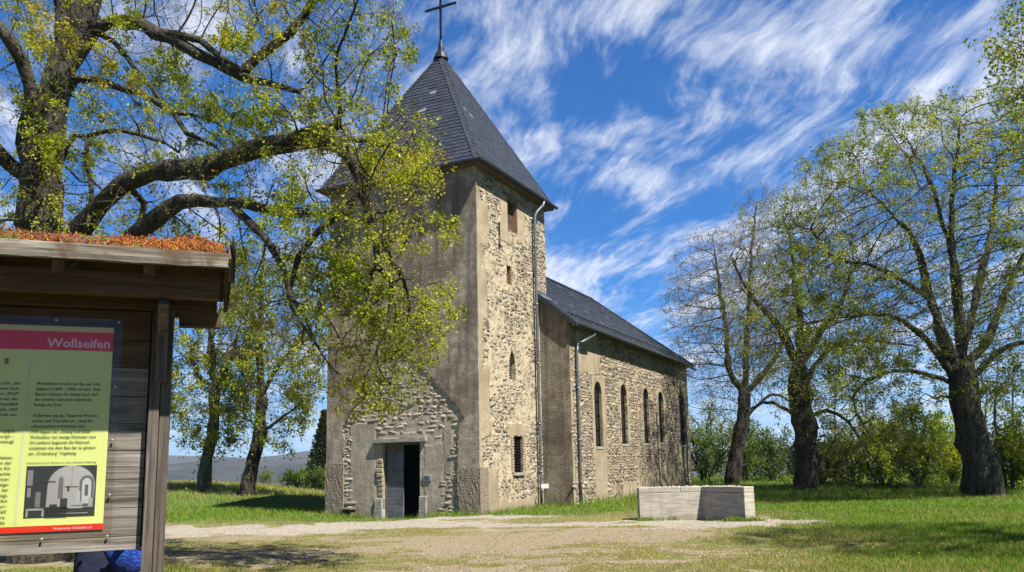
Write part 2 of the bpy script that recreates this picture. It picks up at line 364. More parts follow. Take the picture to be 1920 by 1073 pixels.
bump(t, b, t.noise(objc(t), 7, 2), .15, .01)
# ------------------------------------------------------------------ terrain
CH = Vector((-2.0296*.8, 33.425*.8, 0)); CYAW = -.445          # church corner and turn
D3 = np.array([math.sin(.445), math.cos(.445)]); X3 = np.array([math.cos(.445), -math.sin(.445)])
def chw(x, y): return np.array([CH.x, CH.y]) + x*X3 + y*D3    # church local -> world xy
def hgt(x, y):
    x = np.asarray(x, float); y = np.asarray(y, float)
    h = -.25*(1-sstep(5, 14, y))
    h = h + .95*sstep(-2, -15, x - (y-30)*-.3)*sstep(32, 40, y)          # bank with the two left trees
    h = h + sstep(27, 46, y)*(.12 + .32*sstep(4, 12, x)) * (1-sstep(-2, -10, x)*.9)
    h = h - 26*sstep(52, 400, np.hypot(x, y)) - 12*sstep(60, 140, y)*sstep(10, -10, x)
    dx, dy = x-chw(-2.95, -.9)[0], y-chw(-2.95, -.9)[1]
    h = h - .27*np.exp(-(dx*dx+dy*dy)/3.2)
    h = h + (fbm(x*.35, y*.35, 3, 5)-.5)*.14 + (fbm(x*1.6, y*1.6, 2, 9)-.5)*.035
    return h
def g1(x, y): return float(hgt(np.array([x]), np.array([y]))[0])
def seg_d(x, y, P):
    d = np.full(x.shape, 1e9)
    for (x0, y0, w0), (x1, y1, w1) in zip(P, P[1:]):
        vx, vy = x1-x0, y1-y0; tt = np.clip(((x-x0)*vx+(y-y0)*vy)/(vx*vx+vy*vy), 0, 1)
        d = np.minimum(d, np.hypot(x-x0-tt*vx, y-y0-tt*vy)-(w0+(w1-w0)*tt))
    return d
PATH = [(-30, 24.6, 1.3), (-11.5, 22.3, 1.9), (-5.2, 21.2, 1.6), (-3.3, 22.5, 1.4), (-1., 21.4, 1.6), (2, 20.6, 1.0), (5.2, 19.9, 1.3), (6.0, 20.2, .6)]
PATH2 = [(-4.4, 24.1, .7), (-1.7, 25.3, 1.1), (.0, 25.4, .7), (1.0, 26.0, .3)]
DIRT = [(-9, 14.6, .5), (-4.2, 15.4, .9), (-1, 16.2, 1.9), (2.4, 17.8, 1.5), (3.6, 15.5, .2)]
DIRT2 = [(-1., 11.9, 1.3), (1.6, 10.9, .5)]
def masks(x, y):
    n = fbm(x*.9, y*.9, 4, 31)-.5; n2 = fbm(x*3.1, y*3.1, 3, 77)-.5
    pd = np.minimum(seg_d(x, y, PATH), seg_d(x, y, PATH2))
    path = sstep(.25, -.55, pd + n*2.4 + n2*1.5)
    md = np.minimum(seg_d(x, y, DIRT), seg_d(x, y, DIRT2))
    dirt = np.maximum(sstep(.9, -.9, md + n*4.2 + n2*3.4), 1.*sstep(.03, .11, (fbm(x*.7, y*1.5, 4, 131)-.5)+n2*.35)*sstep(5, 1, x+(y-18)*.2)*sstep(24, 21, y))
    lush = np.clip(sstep(2.5, 8.5, x+(y-18)*-.10 + n*3) + sstep(23.5, 27, y+n*2) + .75*sstep(14.5, 12, y)*sstep(-3.5, -5, x), 0, 1)
    return path, dirt, lush
# near ground, fine grid; far ground, coarse rings: one sheet with its path faces as an object of their own
xs = np.concatenate([np.linspace(-3500, -45, 26)[:-1], np.linspace(-45, -15, 61)[:-1], np.linspace(-15, 22, 297)[:-1], np.linspace(22, 50, 57)[:-1], np.linspace(50, 3500, 26)])
ys = np.concatenate([np.linspace(-300, -6, 12)[:-1], np.linspace(-6, 9, 40)[:-1], np.linspace(9, 30, 190)[:-1], np.linspace(30, 62, 100)[:-1], np.linspace(62, 140, 40)[:-1], np.linspace(140, 3500, 26)])
gx, gy = np.meshgrid(xs, ys); V = np.stack([gx, gy, hgt(gx, gy)], -1).reshape(-1, 3)
pm, dm, lm = masks(V[:, 0], V[:, 1])
nx = len(xs); ii, jj = np.meshgrid(np.arange(len(ys)-1), np.arange(nx-1), indexing='ij'); i0 = (ii*nx+jj).ravel()
Fq = np.stack([i0, i0+1, i0+nx+1, i0+nx], 1)
m, t, b = newmat('turf_and_gravel', .95); M_ground = m
o = objc(t)
def at_(nm): return t.node('ShaderNodeAttribute', attribute_name=nm).outputs['Fac']
pa, di, lu = at_('path'), at_('dirt'), at_('lush')
n1, n2, n3 = t.noise(o, 1.1, 6, .65), t.noise(o, 6, 5, .65), t.noise(o, 45, 4, .7)
gr = t.mix(t.mapr(n2, .35, .65), (.05, .11, .010), (.11, .165, .018)); dry = t.mix(t.mapr(n2, .35, .65), (.15, .14, .04), (.26, .22, .09))
c = t.mix(t.m('ADD', t.m('MULTIPLY', lu, .85), t.mapr(n1, .45, .7, 0, .35), clamp=True), dry, gr)
soil = t.mix(t.mapr(n3, .35, .65), (.175, .135, .078), (.36, .29, .185))
c = t.mix(t.mapr(t.m('ADD', di, t.m('MULTIPLY', t.m('SUBTRACT', n2, .5), 1.1)), .35, .7), c, soil)
vg = t.node('ShaderNodeTexVoronoi', i_Scale=34, i_Vector=o)
grav = t.mix(vg.outputs['Color'], (.26, .228, .18), (.47, .42, .345)); grav = t.mix(t.mapr(n1, .4, .7, 0, .55), grav, (.33, .27, .19))
pf = t.mapr(t.m('ADD', pa, t.m('MULTIPLY', t.m('SUBTRACT', n2, .5), .9)), .35, .65)
c = t.mix(pf, c, grav)
t.l.new(c, b.inputs['Base Color']); bump(t, b, t.m('ADD', t.m('MULTIPLY', n3, .7), t.m('ADD', n2, t.m('MULTIPLY', vg.outputs['Distance'], .6))), .8, .04)
ispath = pm[Fq].mean(1) > .5
for nm, sel in (('ground', ~ispath), ('gravel_path', ispath)):
    f_ = Fq[sel]; u, inv = np.unique(f_, return_inverse=True)
    ob = npmesh(nm, V[u], inv.reshape(f_.shape), M_ground, None, None, True, dict(path=pm[u], dirt=dm[u], lush=lm[u]))
    tag(ob, kind='structure')
# far hills: wooded ridges behind one another
m, t, b = newmat('far_woodland', 1.); M_hill = m; b.inputs['Specular IOR Level'].default_value = 0
o = objc(t); n = t.noise(o, .004, 6, .6); n2 = t.noise(t.vm('MULTIPLY', o, (1, 1, 3)), .03, 5, .7); n3 = t.noise(o, .0022, 4, .6, .6)
c = t.mix(t.mapr(n, .42, .58), (.062, .054, .055), (.012, .021, .017)); c = t.mix(t.mapr(n2, .3, .7, 0, .5), c, (.075, .066, .06)); c = t.mix(t.mapr(n3, .60, .66, 0, .6), c, (.07, .09, .04))
t.l.new(c, b.inputs['Base Color']); bump(t, b, n2, 1, 6.)
for k, (r0, zt, amp, sd) in enumerate([(1500, 22, 30, 3), (2300, 62, 45, 8)]):
    az = np.linspace(-1.1, 1.1, 260); pr = np.linspace(0, 1, 14)
    A_, P_ = np.meshgrid(az, pr); rr = r0+P_*r0*.45
    top = zt + amp*(fbm(A_*5, A_*0+sd, 4, sd)-.5)*2 + 6*(fbm(A_*60, P_*4, 3, sd+1)-.5)
    z = -45 + (top+45)*np.sin(np.clip(P_*1.25, 0, 1)*math.pi/2)
    V = np.stack([np.sin(A_)*rr, np.cos(A_)*rr, z], -1).reshape(-1, 3)
    ii, jj = np.meshgrid(np.arange(13), np.arange(259), indexing='ij'); i0 = (ii*260+jj).ravel()
    tag(npmesh('hills', V, np.stack([i0, i0+1, i0+261, i0+260], 1), M_hill, None, None, True), kind='structure')

# ------------------------------------------------------------------ church
church = empty('church', CH, CYAW)
tag(church, 'old rubble stone church with slate spire, bare plaster front and long nave', 'church')
TW, TD, TH = 5.95, 5.47, 11.33; NW, NF, NL, NH, NR, RL = 1.184, 4.784, 21.05, 6.56, 10.19, 17.9
CX = -TW/2
def panel(bm, outline, holes, fn, inward, depth=.38):
    """flat wall with openings; fn maps 2d to 3d; each opening gets reveals"""
    loops = [outline]+holes; edges = []; 
    for li, lp in enumerate(loops):
        vs = [bm.verts.new(fn(*p)) for p in lp]
        es = [bm.edges.new((vs[i], vs[(i+1) % len(vs)])) for i in range(len(vs))]; edges += es
        if li:
            back = [bm.verts.new(v.co+Vector(inward)*depth) for v in vs]
            for i in range(len(vs)):
                j = (i+1) % len(vs); bm.faces.new((vs[i], vs[j], back[j], back[i]))
    bmesh.ops.triangle_fill(bm, edges=edges, use_beauty=True, use_dissolve=False)
def rect(a0, a1, z0, z1): return [(a0, z0), (a1, z0), (a1, z1), (a0, z1)]
def lancet(c, w, z0, z1, pointed=False, n=8):
    h = w/2; sp_ = z1-(h*1.5 if pointed else h*1.15); pts = [(c-h, z0), (c+h, z0)]
    for i in range(n+1):
        a = math.pi*i/n; x = math.cos(a)*h
        zz = (1-abs(math.cos(a))**1.5) if pointed else math.sin(a)
        pts.append((c+x, sp_+zz*(z1-sp_)))
    return pts
# tower
DOOR = rect(-3.66, -2.2, -.5, 2.30)
SIDEW = [rect(2.3, 3.13, 9.72, 10.9), rect(2.16, 2.58, 7.73, 8.4), lancet(2.45, .5, 4.38, 5.42, True), rect(2.42, 3.12, 1.22, 2.46)]
bm = bmesh.new()
panel(bm, rect(0, TD, -.8, TH+.1), SIDEW, lambda a, z: (0, a, z), (-1, 0, 0))
panel(bm, rect(0, TD, -.8, TH+.1), [], lambda a, z: (-TW, a, z), (1, 0, 0))
panel(bm, rect(-TW, 0, -.8, TH+.1), [], lambda a, z: (a, TD, z), (0, -1, 0))
bmesh.ops.recalc_face_normals(bm, faces=bm.faces)
tw_ = bmobj('tower_wall', bm, M_stone_side, church)
bm = bmesh.new(); panel(bm, rect(-TW, 0, -.8, TH+.1), [DOOR], lambda a, z: (a, 0, z), (0, 1, 0), .55)
tf_ = bmobj('tower_front_wall', bm, M_stone_front, church)
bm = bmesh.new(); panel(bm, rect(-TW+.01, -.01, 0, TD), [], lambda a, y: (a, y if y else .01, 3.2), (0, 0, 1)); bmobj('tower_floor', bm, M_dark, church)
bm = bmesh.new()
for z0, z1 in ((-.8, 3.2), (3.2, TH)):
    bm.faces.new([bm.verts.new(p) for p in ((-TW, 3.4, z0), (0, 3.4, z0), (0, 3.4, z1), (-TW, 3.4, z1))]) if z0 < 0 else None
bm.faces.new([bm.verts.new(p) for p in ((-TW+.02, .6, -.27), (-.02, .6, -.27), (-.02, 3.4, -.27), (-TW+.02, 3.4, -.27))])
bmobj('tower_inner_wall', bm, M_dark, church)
# plaster coat on the front, torn around the scar of the former porch
def rag(p, q, n, amp, seed):
    rr = random.Random(seed); out = []
    for i in range(n):
        s_ = i/n; jit = 0 if i == 0 else amp
        out.append((p[0]+(q[0]-p[0])*s_+rr.uniform(-jit, jit), p[1]+(q[1]-p[1])*s_+rr.uniform(-jit, jit)))
    return out
sc_pts = [(-5.25, 1.66), (-5.28, 2.9), (-5.0, 3.35), (-3.12, 5.72), (-2.85, 5.55), (-.62, 3.28), (-.52, 3.0), (-.74, 2.85), (-.75, 1.42)]
outl = []
for i, (p, q) in enumerate(zip(sc_pts, sc_pts[1:])): outl += rag(p, q, 20, .05, i+3)
outl.append(sc_pts[-1]); outl += [(.035, 1.42), (.035, TH+.05), (-TW-.03, TH+.05), (-TW-.03, 1.66)]
bm = bmesh.new(); panel(bm, outl, [], lambda a, z: (a, -.045, z), (0, 1, 0))
n0 = len(outl); bm.verts.ensure_lookup_table(); fr = bm.verts[:n0]
bk = [bm.verts.new(v.co+Vector((0, .05, 0))) for v in fr]
for i in range(n0): bm.faces.new((fr[i], fr[(i+1) % n0], bk[(i+1) % n0], bk[i]))
bmesh.ops.recalc_face_normals(bm, faces=bm.faces); bmobj('plaster_coat', bm, M_plaster, church)
def rubble(name, parent, fn, a0, a1, z0, z1, skip, seed, pal, pmax=.03, show=.6):
    """single facing stones standing a little proud of the mortar"""
    r = np.random.default_rng(seed); Vs, Fs, Cs, nb = [], [], [], 0; z = z0; ang = np.arange(8)*math.pi/4
    while z < z1:
        h = r.uniform(.045, .135) if r.random() < .8 else r.uniform(.13, .2); a = a0-r.random()*.3
        while a < a1:
            w = h*r.uniform(.9, 3.6); c = a+w/2; a += w+r.uniform(0, .03); zc = z+h/2+r.uniform(-.025, .025)
            if c < a0+.04 or c > a1-.04 or zc > z1: continue
            sm_ = float(fbm(np.array([c*.9]), np.array([zc*.9]), 4, seed)[0])-.5
            if sm_+r.normal(0, .07) > (show-.5)*.9 or skip(c, zc, w/2, h/2): continue
            q = np.abs(np.cos(ang))**.42*np.sign(np.cos(ang))*w*.48*r.uniform(.82, 1.05, 8); u = np.abs(np.sin(ang))**.42*np.sign(np.sin(ang))*h*.47*r.uniform(.8, 1.08, 8)+q*r.normal(0, .16)
            pr_ = r.uniform(.003, pmax); tl = r.normal(0, .06, 2); k = r.uniform(.80, .93)
            for f_, dep in ((1., 0.), (k, 1.)):
                for qa, ua in zip(q*f_, u*f_): Vs.append(fn(c+qa, zc+ua, (pr_+qa*tl[0]+ua*tl[1]+r.uniform(-.003, .003))*dep if dep else -.01))
            Vs.append(fn(c, zc, pr_*1.12))
            for j in range(8):
                j2 = (j+1) % 8; Fs += [(nb+j, nb+j2, nb+8+j2), (nb+j, nb+8+j2, nb+8+j), (nb+8+j, nb+8+j2, nb+16)]
            col = pal[r.integers(len(pal))]; col = np.array(col)*r.uniform(.7, 1.25); Cs += [col]*17; nb += 17
        z += h
    ob = npmesh(name, np.array(Vs), np.array(Fs), M_rubble, parent, np.array(Cs)); return ob
def skipper(boxes, wins, mrg=.05):
    def f(a, z, hw, hh):
        for (b0, b1, c0, c1, en) in boxes:
            d = min(a-b0, b1-a, z-c0, c1-z)+(float(fbm(np.array([a*1.9+b0]), np.array([z*1.9+c0]), 3, 5)[0])-.5)*en
            if d > 0: return True
        return any(a+hw > w0-mrg and a-hw < w1+mrg and z+hh > c0-mrg and z-hh < c1+mrg for (w0, w1, c0, c1) in wins)
    return f
PAL = [(.31, .25, .18), (.22, .18, .135), (.35, .31, .255), (.39, .31, .21), (.165, .14, .115), (.27, .235, .195), (.38, .32, .24)]
SBX = [(-1, .33, -1, 12, .55), (.1, .85, 8.7, 10.2, .7), (1.75, 2.4, 9.2, 11.0, .35), (-1, 1.25, -1, 1.35, .6), (.2, 5.6, -.6, .35, .8), (2.0, 3.5, 2.45, 2.9, .25), (.2, .75, 2.4, 4.6, .6), (3.0, 3.7, 9.4, 11.2, .4), (0., .7, 6.2, 8., .5), (.8, 2.2, .2, 2.0, .9)]
rubble('facing_stones', tw_, lambda a, z, d: (d, a, z), .1, TD-.02, -.1, TH, skipper(SBX, [(2.25, 3.2, 9.6, 11.1), (2.1, 2.65, 7.68, 8.45), (2.15, 2.75, 4.3, 5.5), (2.2, 3.35, 1.05, 2.9)]), 21, PAL, .013, .53)
GREYS = [(.41, .35, .27), (.44, .38, .295), (.38, .325, .25), (.47, .405, .315)]
def porch(a, z): return a > -5.2 and a < -.72 and z < (3.2+(a+5.1)*1.22 if a < -3.0 else 3.1+(-.6-a)*1.02)
FBX = [(-5.0, -3.97, -.4, 3.0, .18), (-2.05, -1.35, -.4, 2.2, .5), (-1.3, -1.0, 1.2, 3.0, .2)]
fs_ = skipper(FBX, [(-4.05, -1.9, -.5, 2.5)], .02)
rubble('facing_stones', tf_, lambda a, z, d: (a, -d, z), -5.25, -.7, -.3, 5.7, lambda a, z, w, h: not porch(a, z) or fs_(a, z, w, h), 22, GREYS, .011, .62)
# rough plinth blocks at both corners, gridded and roughened
for a0, a1, zt in ((-TW-.06, -5.24, 1.66), (-.76, .06, 1.42)):
    bm = bmesh.new(); box(bm, a0, a1, -.062, .5, -.7, zt)
    bmesh.ops.subdivide_edges(bm, edges=bm.edges[:], cuts=13, use_grid_fill=True)
    rr = random.Random(4)
    for v in bm.verts: v.co += Vector([rr.uniform(-.008, .008) for _ in range(3)])
    bmobj('plinth', bm, M_dash, church)
# door set
bm = bmesh.new(); box(bm, -4.0, -1.94, -.10, .3, 2.31, 2.44); bmesh.ops.subdivide_edges(bm, edges=bm.edges[:], cuts=4, use_grid_fill=True)
for v in bm.verts: v.co.z += random.uniform(-.014, .014)
bmobj('lintel', bm, M_greystone, church)
bm = bmesh.new()
box(bm, -3.655, -3.60, .14, .26, -.4, 2.295); box(bm, -2.26, -2.205, .14, .26, -.4, 2.295); box(bm, -3.60, -2.26, .14, .26, 2.22, 2.295)
bmobj('door_frame', bm, M_wood_z, church)
def leaf(name, w):
    bm = bmesh.new(); z = -.27; 
    for i in range(9):
        h = 2.49/9; box(bm, .0, w, -.02, .02+random.uniform(-.004, .004), z+.006, z+h-.002); z += h
    return bmobj(name, bm, M_doorwood, church)
dl = leaf('door_leaf', .655); dl.location = (-3.60, .18, 0)
bm = bmesh.new(); box(bm, .03, .625, -.032, -.02, 2.02, 2.2); bmobj('top_board', bm, M_eave, dl)
d2 = leaf('door_leaf', .655); d2.location = (-2.275, .30, 0); d2.rotation_euler = (0, 0, R_(92))
for a0, a1 in ((-3.98, -3.64), (-2.22, -1.93)):
    bm = bmesh.new(); box(bm, a0, a1, -.06, .14, -.6, .12); box(bm, a0+.01, a1-.01, -.055, .14, .125, .55) if a0 > -3 else box(bm, a0+.02, a1-.02, -.055, .14, .125, .48)
    bmobj('jamb_stone', bm, M_greystone, church, bevel=.012)
bm = bmesh.new()
for i in range(11):
    z = .56+i*.155; box(bm, -3.86+random.uniform(-.06, .03), -3.655, -.03+random.uniform(-.015, .02), .14, z, z+.135)
bmobj('jamb_rubble', bm, M_stone_side, church, bevel=.02)
bm = bmesh.new(); box(bm, -4.3, -1.7, -1.0, .1, -.62, -.262); bmobj('threshold', bm, M_greystone, church, bevel=.02)
bm = bmesh.new(); box(bm, -2.06, -1.76, -.035, .0, 1.03, 1.22)
pq = bmobj('plaque', bm, simple('brushed_plate', (.42, .44, .46), .35, .4, .1), church, bevel=.006)
bm = bmesh.new()
for i in range(6): box(bm, -2.03, -1.79-random.random()*.06, -.0375, -.0355, 1.055+i*.024, 1.063+i*.024)
bmobj('plaque_lettering', bm, M_iron, pq)
bm = bmesh.new(); box(bm, -5.22, -4.72, -.30, .0, .12, .19); box(bm, -5.15, -5.05, -.2, 0, -.3, .12); box(bm, -4.88, -4.78, -.2, 0, -.3, .12)
bmobj('stone_ledge', bm, simple('ledge_stone', (.16, .12, .09), .9), church, bevel=.015)
# tower openings
bm = bmesh.new(); box(bm, -.05, .035, 1.95, 3.55, 10.93, 11.06); bmobj('timber_lintel', bm, M_wood_x, church)
bm = bmesh.new(); box(bm, -.36, -.002, 3.05, 3.128, 9.725, 10.895); bmobj('brick_jamb', bm, M_brick, church)
def pane(name, a0, a1, z0, z1, x, nv, nh, parent=church, fm=None, bar=.02):
    bm = bmesh.new(); box(bm, x-.02, x, a0-.02, a1+.02, z0-.02, z1+.02); p = bmobj(name, bm, M_glass, parent)
    bm = bmesh.new()
    for i in range(nv+1): a = a0+(a1-a0)*i/nv; box(bm, x+.001, x+.03, a-bar, a+bar, z0, z1)
    for i in range(nh+1): z = z0+(z1-z0)*i/nh; box(bm, x+.003, x+.033, a0, a1, z-bar*.7, z+bar*.7)
    bmobj('window_bars', bm, fm or M_iron, p); return p
pane('window', 2.3, 3.13, 9.72, 10.9, -.37, 1, 1, fm=M_wood_z)
bm = bmesh.new(); box(bm, -.22, -.17, 2.3, 3.05, 9.72, 10.9); bmobj('shutter', bm, M_wood_brown_y, church)
pane('window', 2.16, 2.58, 7.73, 8.4, -.3, 1, 1, fm=M_wood_brown_y)
bm = bmesh.new(); box(bm, -.30, -.01, 2.50, 2.578, 7.735, 8.395); bmobj('brick_jamb', bm, M_brick, church)
pane('window', 2.2, 2.7, 4.38, 5.42, -.2, 1, 1)
bm = bmesh.new()
for i in range(11): beam(bm, (-.10, 2.2, 4.42+i*.085), (-.10, 2.46, 4.42+i*.085), .09, .012, (.7, 0, 1))
bmobj('louvres', bm, M_greystone, church)
pane('window', 2.42, 3.12, 1.22, 2.46, -.11, 7, 12, bar=.008)
bm = bmesh.new(); box(bm, -.09, .06, 2.36, 3.2, 1.12, 1.215); bmobj('window_sill', bm, M_greystone, church, bevel=.01)
for a0, a1 in ((2.28, 2.42), (3.12, 3.3)):
    bm = bmesh.new()
    for i in range(14): box(bm, -.1, .022+random.uniform(-.008, .012), a0+random.uniform(-.07, .0)*(a0 < 3), a1+random.uniform(0, .08)*(a0 > 3), 1.22+i*.089, 1.22+i*.089+.075)
    bmobj('brick_surround', bm, simple('buff_brick', (.40, .30, .20), .9, 0, .35, 9), church, bevel=.008)
bm = bmesh.new(); tube(bm, [(.05, 1.57, 9.75), (.06, 1.56, 9.3), (.05, 1.58, 8.93)], .022, 6); box(bm, .02, .07, 1.5, 1.6, 9.72, 9.76); box(bm, .02, .07, 1.56, 1.66, 8.93, 8.97); bmobj('wall_anchor', bm, M_iron, church)
# slate roofs made of single slates
def slates(name, polys, parent, w, e, diag=0.):
    """polys: (origin, across, upslope, list of 2d polygon) -> lapped slates clipped to the polygon by centre"""
    Vs, Fs, Cs = [], [], []; nb = 0
    for (o_, ax, us, poly) in polys:
        o_, ax, us = np.array(o_), np.array(ax), np.array(us); nn = np.cross(ax, us); nn /= np.linalg.norm(nn)
        if nn[2] < 0: nn = -nn
        P = np.array(poly); amin, amax = P[:, 0].min(), P[:, 0].max(); smax = P[:, 1].max()
        rows = int(smax/e)+1
        def span(s):
            xs_ = []
            for (x0, y0), (x1, y1) in zip(P, np.roll(P, -1, 0)):
                if (y0-s)*(y1-s) <= 0 and y0 != y1: xs_.append(x0+(x1-x0)*(s-y0)/(y1-y0))
            return (min(xs_), max(xs_)) if len(xs_) > 1 else None
        for r in range(rows):
            s0 = r*e; sb = span(min(max(s0, 1e-4), smax-1e-4)); stp = span(min(s0+e*1.25, smax-1e-4))
            if sb is None: continue
            if stp is None: stp = sb
            offs = (r % 2)*w*.5 + r*diag
            k0 = math.floor((sb[0]-offs)/w)-1
            for k in range(k0, k0+int((sb[1]-sb[0])/w)+4):
                a0 = k*w+offs+random.uniform(-.012, .012); a1 = a0+w*1.04
                b0, b1 = max(a0, sb[0]), min(a1, sb[1]); c0, c1 = max(a0, stp[0]), min(a1, stp[1])
                if b1-b0 < .02: continue
                if c1-c0 < .005: c0 = c1 = min(max((b0+b1)/2, stp[0]), stp[1])
                lift = .022+random.uniform(-.004, .006); s1 = min(s0+e*1.25, smax)
                rnd = w*.28
                full = b1-b0 > w*.9
                pts = [(b0+(rnd if full else 0), s0-.005), (b1, s0), (c1, s1), (c0, s1), (b0, s0+(rnd if full else .001))]
                for (a, s) in pts: Vs.append(o_+ax*a+us*s+nn*(lift*(1-(s-s0)/(e*1.25))+.012))
                for (a, s) in pts[:2]+pts[4:]: Vs.append(o_+ax*a+us*s+nn*.004)
                Fs.append((nb, nb+1, nb+2, nb+3, nb+4)); Fs.append((nb, nb+5, nb+6, nb+1, nb+1)); Fs.append((nb+4, nb+7, nb+5, nb, nb))
                g = random.gauss(1, .11); warm = random.gauss(0, .012); base = np.array([.046+warm*.4, .052, .069-warm*.4])*max(.5, g)
                if random.random() < .012: base = np.array([.22, .23, .25])
                Cs += [base]*8; nb += 8
    me = bpy.data.meshes.new(name); me.from_pydata([tuple(v) for v in Vs], [], [tuple(dict.fromkeys(f)) for f in Fs])
    a = me.attributes.new('col', 'FLOAT_COLOR', 'POINT'); c4 = np.ones((len(Vs), 4), np.float32); c4[:, :3] = np.array(Cs); a.data.foreach_set('color', c4.ravel())
    return link(name, me, M_slate, parent)
def solid(name, Vs, Fs, mat, parent):
    me = bpy.data.meshes.new(name); me.from_pydata(Vs, [], Fs); return link(name, me, mat, parent)
OV, ZE, ZA = .30, TH+.12, 17.3
ex0, ex1, ey0, ey1 = -TW-OV, OV, -OV, TD+OV; apex = np.array([CX, TD/2, ZA])
crn = [np.array(p) for p in ((ex0, ey0, ZE), (ex1, ey0, ZE), (ex1, ey1, ZE), (ex0, ey1, ZE))]
roof = solid('tower_roof', [tuple(c) for c in crn]+[tuple(apex)], [(0, 1, 4), (1, 2, 4), (2, 3, 4), (3, 0, 4)], simple('roof_deck', (.05, .05, .06), .9), church)
pol = []
for a, c in zip(crn, crn[1:]+crn[:1]):
    ax = (c-a)/np.linalg.norm(c-a); L = np.linalg.norm(c-a); us = apex-a; t0 = us@ax; us = us-ax*t0; H_ = np.linalg.norm(us); us /= H_
    pol.append((a, ax, us, [(0, 0), (L, 0), (t0, H_)]))
slates('slates', pol, roof, .27, .185, .06)
bm = bmesh.new()
for c in crn:                                            # hip slates, small lapped pieces up each hip
    n_ = 44
    outv = Vector((c[0]-CX, c[1]-TD/2, 0)).normalized()
    for i in range(n_):
        p0 = Vector(c).lerp(Vector(apex), i/n_)+outv*.02+Vector((0, 0, .035)); p1 = Vector(c).lerp(Vector(apex), (i+1.2)/n_)+Vector((0, 0, .03))
        side = (p1-p0).cross(Vector((0, 0, 1))).normalized()*.15; dn = Vector((0, 0, -.085))+outv*-.0
        vs = [bm.verts.new(q) for q in (p0+side+dn-outv*.05, p0, p0-side+dn-outv*.05, p1-side*.95+dn-outv*.05, p1-Vector((0, 0, .02)), p1+side*.95+dn-outv*.05)]
        bm.faces.new((vs[0], vs[1], vs[4], vs[5])); bm.faces.new((vs[1], vs[2], vs[3], vs[4]))
M_slate2 = simple('hip_slate', (.07, .076, .095), .42, 0, .35, 5, .2)
bmobj('hip_slates', bm, M_slate2, roof)
bm = bmesh.new()
for (x0, x1, y0, y1) in ((ex0+.03, ex1-.03, ey0+.03, -.06), (ex0+.03, ex1-.03, TD+.01, ey1-.03), (.01, ex1-.03, -.06, TD+.01), (ex0+.03, -TW-.01, -.06, TD+.01)): box(bm, x0, x1, y0, y1, TH-.02, TH+.03)
for (x0, x1, y0, y1) in ((ex0, ex1, ey0, ey0+.03), (ex0, ex1, ey1-.03, ey1), (ex1-.03, ex1, ey0+.03, ey1-.03), (ex0, ex0+.03, ey0+.03, ey1-.03)): box(bm, x0, x1, y0, y1, TH-.03, TH+.11)
bmobj('eave_boards', bm, M_eave, roof)
def gutter(bm, p0, p1, r=.075):
    p0, p1 = Vector(p0), Vector(p1); d = (p1-p0).normalized(); s = d.cross(Vector((0, 0, 1)))
    prof = [(math.cos(a)*r, math.sin(a)*r) for a in np.linspace(math.pi, 2*math.pi, 8)]; prof += [(q[0]*.85, q[1]*.85) for q in prof[::-1]]
    ra = [bm.verts.new(p0+s*a+Vector((0, 0, b))) for a, b in prof]; rb = [bm.verts.new(p1+s*a+Vector((0, 0, b))) for a, b in prof]
    for i in range(len(prof)): j = (i+1) % len(prof); bm.faces.new((ra[i], ra[j], rb[j], rb[i]))
    bm.faces.new(ra[::-1]); bm.faces.new(rb)
bm = bmesh.new(); g_ = .07
gutter(bm, (ex1+g_, ey0-.1, ZE-.02), (ex1+g_, ey1+.1, ZE-.02)); gutter(bm, (ex0-.1, ey0-g_, ZE-.025), (ex1+.14, ey0-g_, ZE-.025)); gutter(bm, (ex0-g_, ey0-.1, ZE-.02), (ex0-g_, ey1+.1, ZE-.02))
bmobj('gutter', bm, simple('dark_gutter', (.085, .095, .11), .5, .4, .2, 3, .1), roof)
bm = bmesh.new(); tube(bm, [(ex1+.07, 4.66, ZE-.08), (ex1+.05, 4.64, TH-.12), (.2, 4.4, TH-.42), (.14, 4.31, TH-.62), (.13, 4.3, TH-1.0), (.13, 4.3, .9), (.13, 4.3, -.1)], .055, 12)
for z in (9.5, 7.3, 5.1, 2.9, 1.2): tube(bm, [(.13, 4.3, z), (.13, 4.3, z+.06)], .066, 12); box(bm, -.01, .13, 4.27, 4.33, z, z+.03)
for p in bm.faces: p.smooth = True
bmobj('downpipe', bm, M_zinc, church)
# cross
cx0 = Vector((CX, TD/2, ZA))
bm = bmesh.new(); tube(bm, [cx0+Vector((0, 0, z)) for z in (-.25, .0, .1, .22, .45, .55)], [.30, .20, .13, .12, .07, .05], 10); cb = bmobj('cross', bm, M_iron, church)
bm = bmesh.new(); box(bm, cx0.x-.035, cx0.x+.035, cx0.y-.035, cx0.y+.035, ZA+.45, ZA+2.62); box(bm, cx0.x-.70, cx0.x-.036, cx0.y-.03, cx0.y+.03, ZA+1.90, ZA+1.98); box(bm, cx0.x+.036, cx0.x+.70, cx0.y-.03, cx0.y+.03, ZA+1.90, ZA+1.98)
bmobj('cross_bars', bm, M_iron, cb)
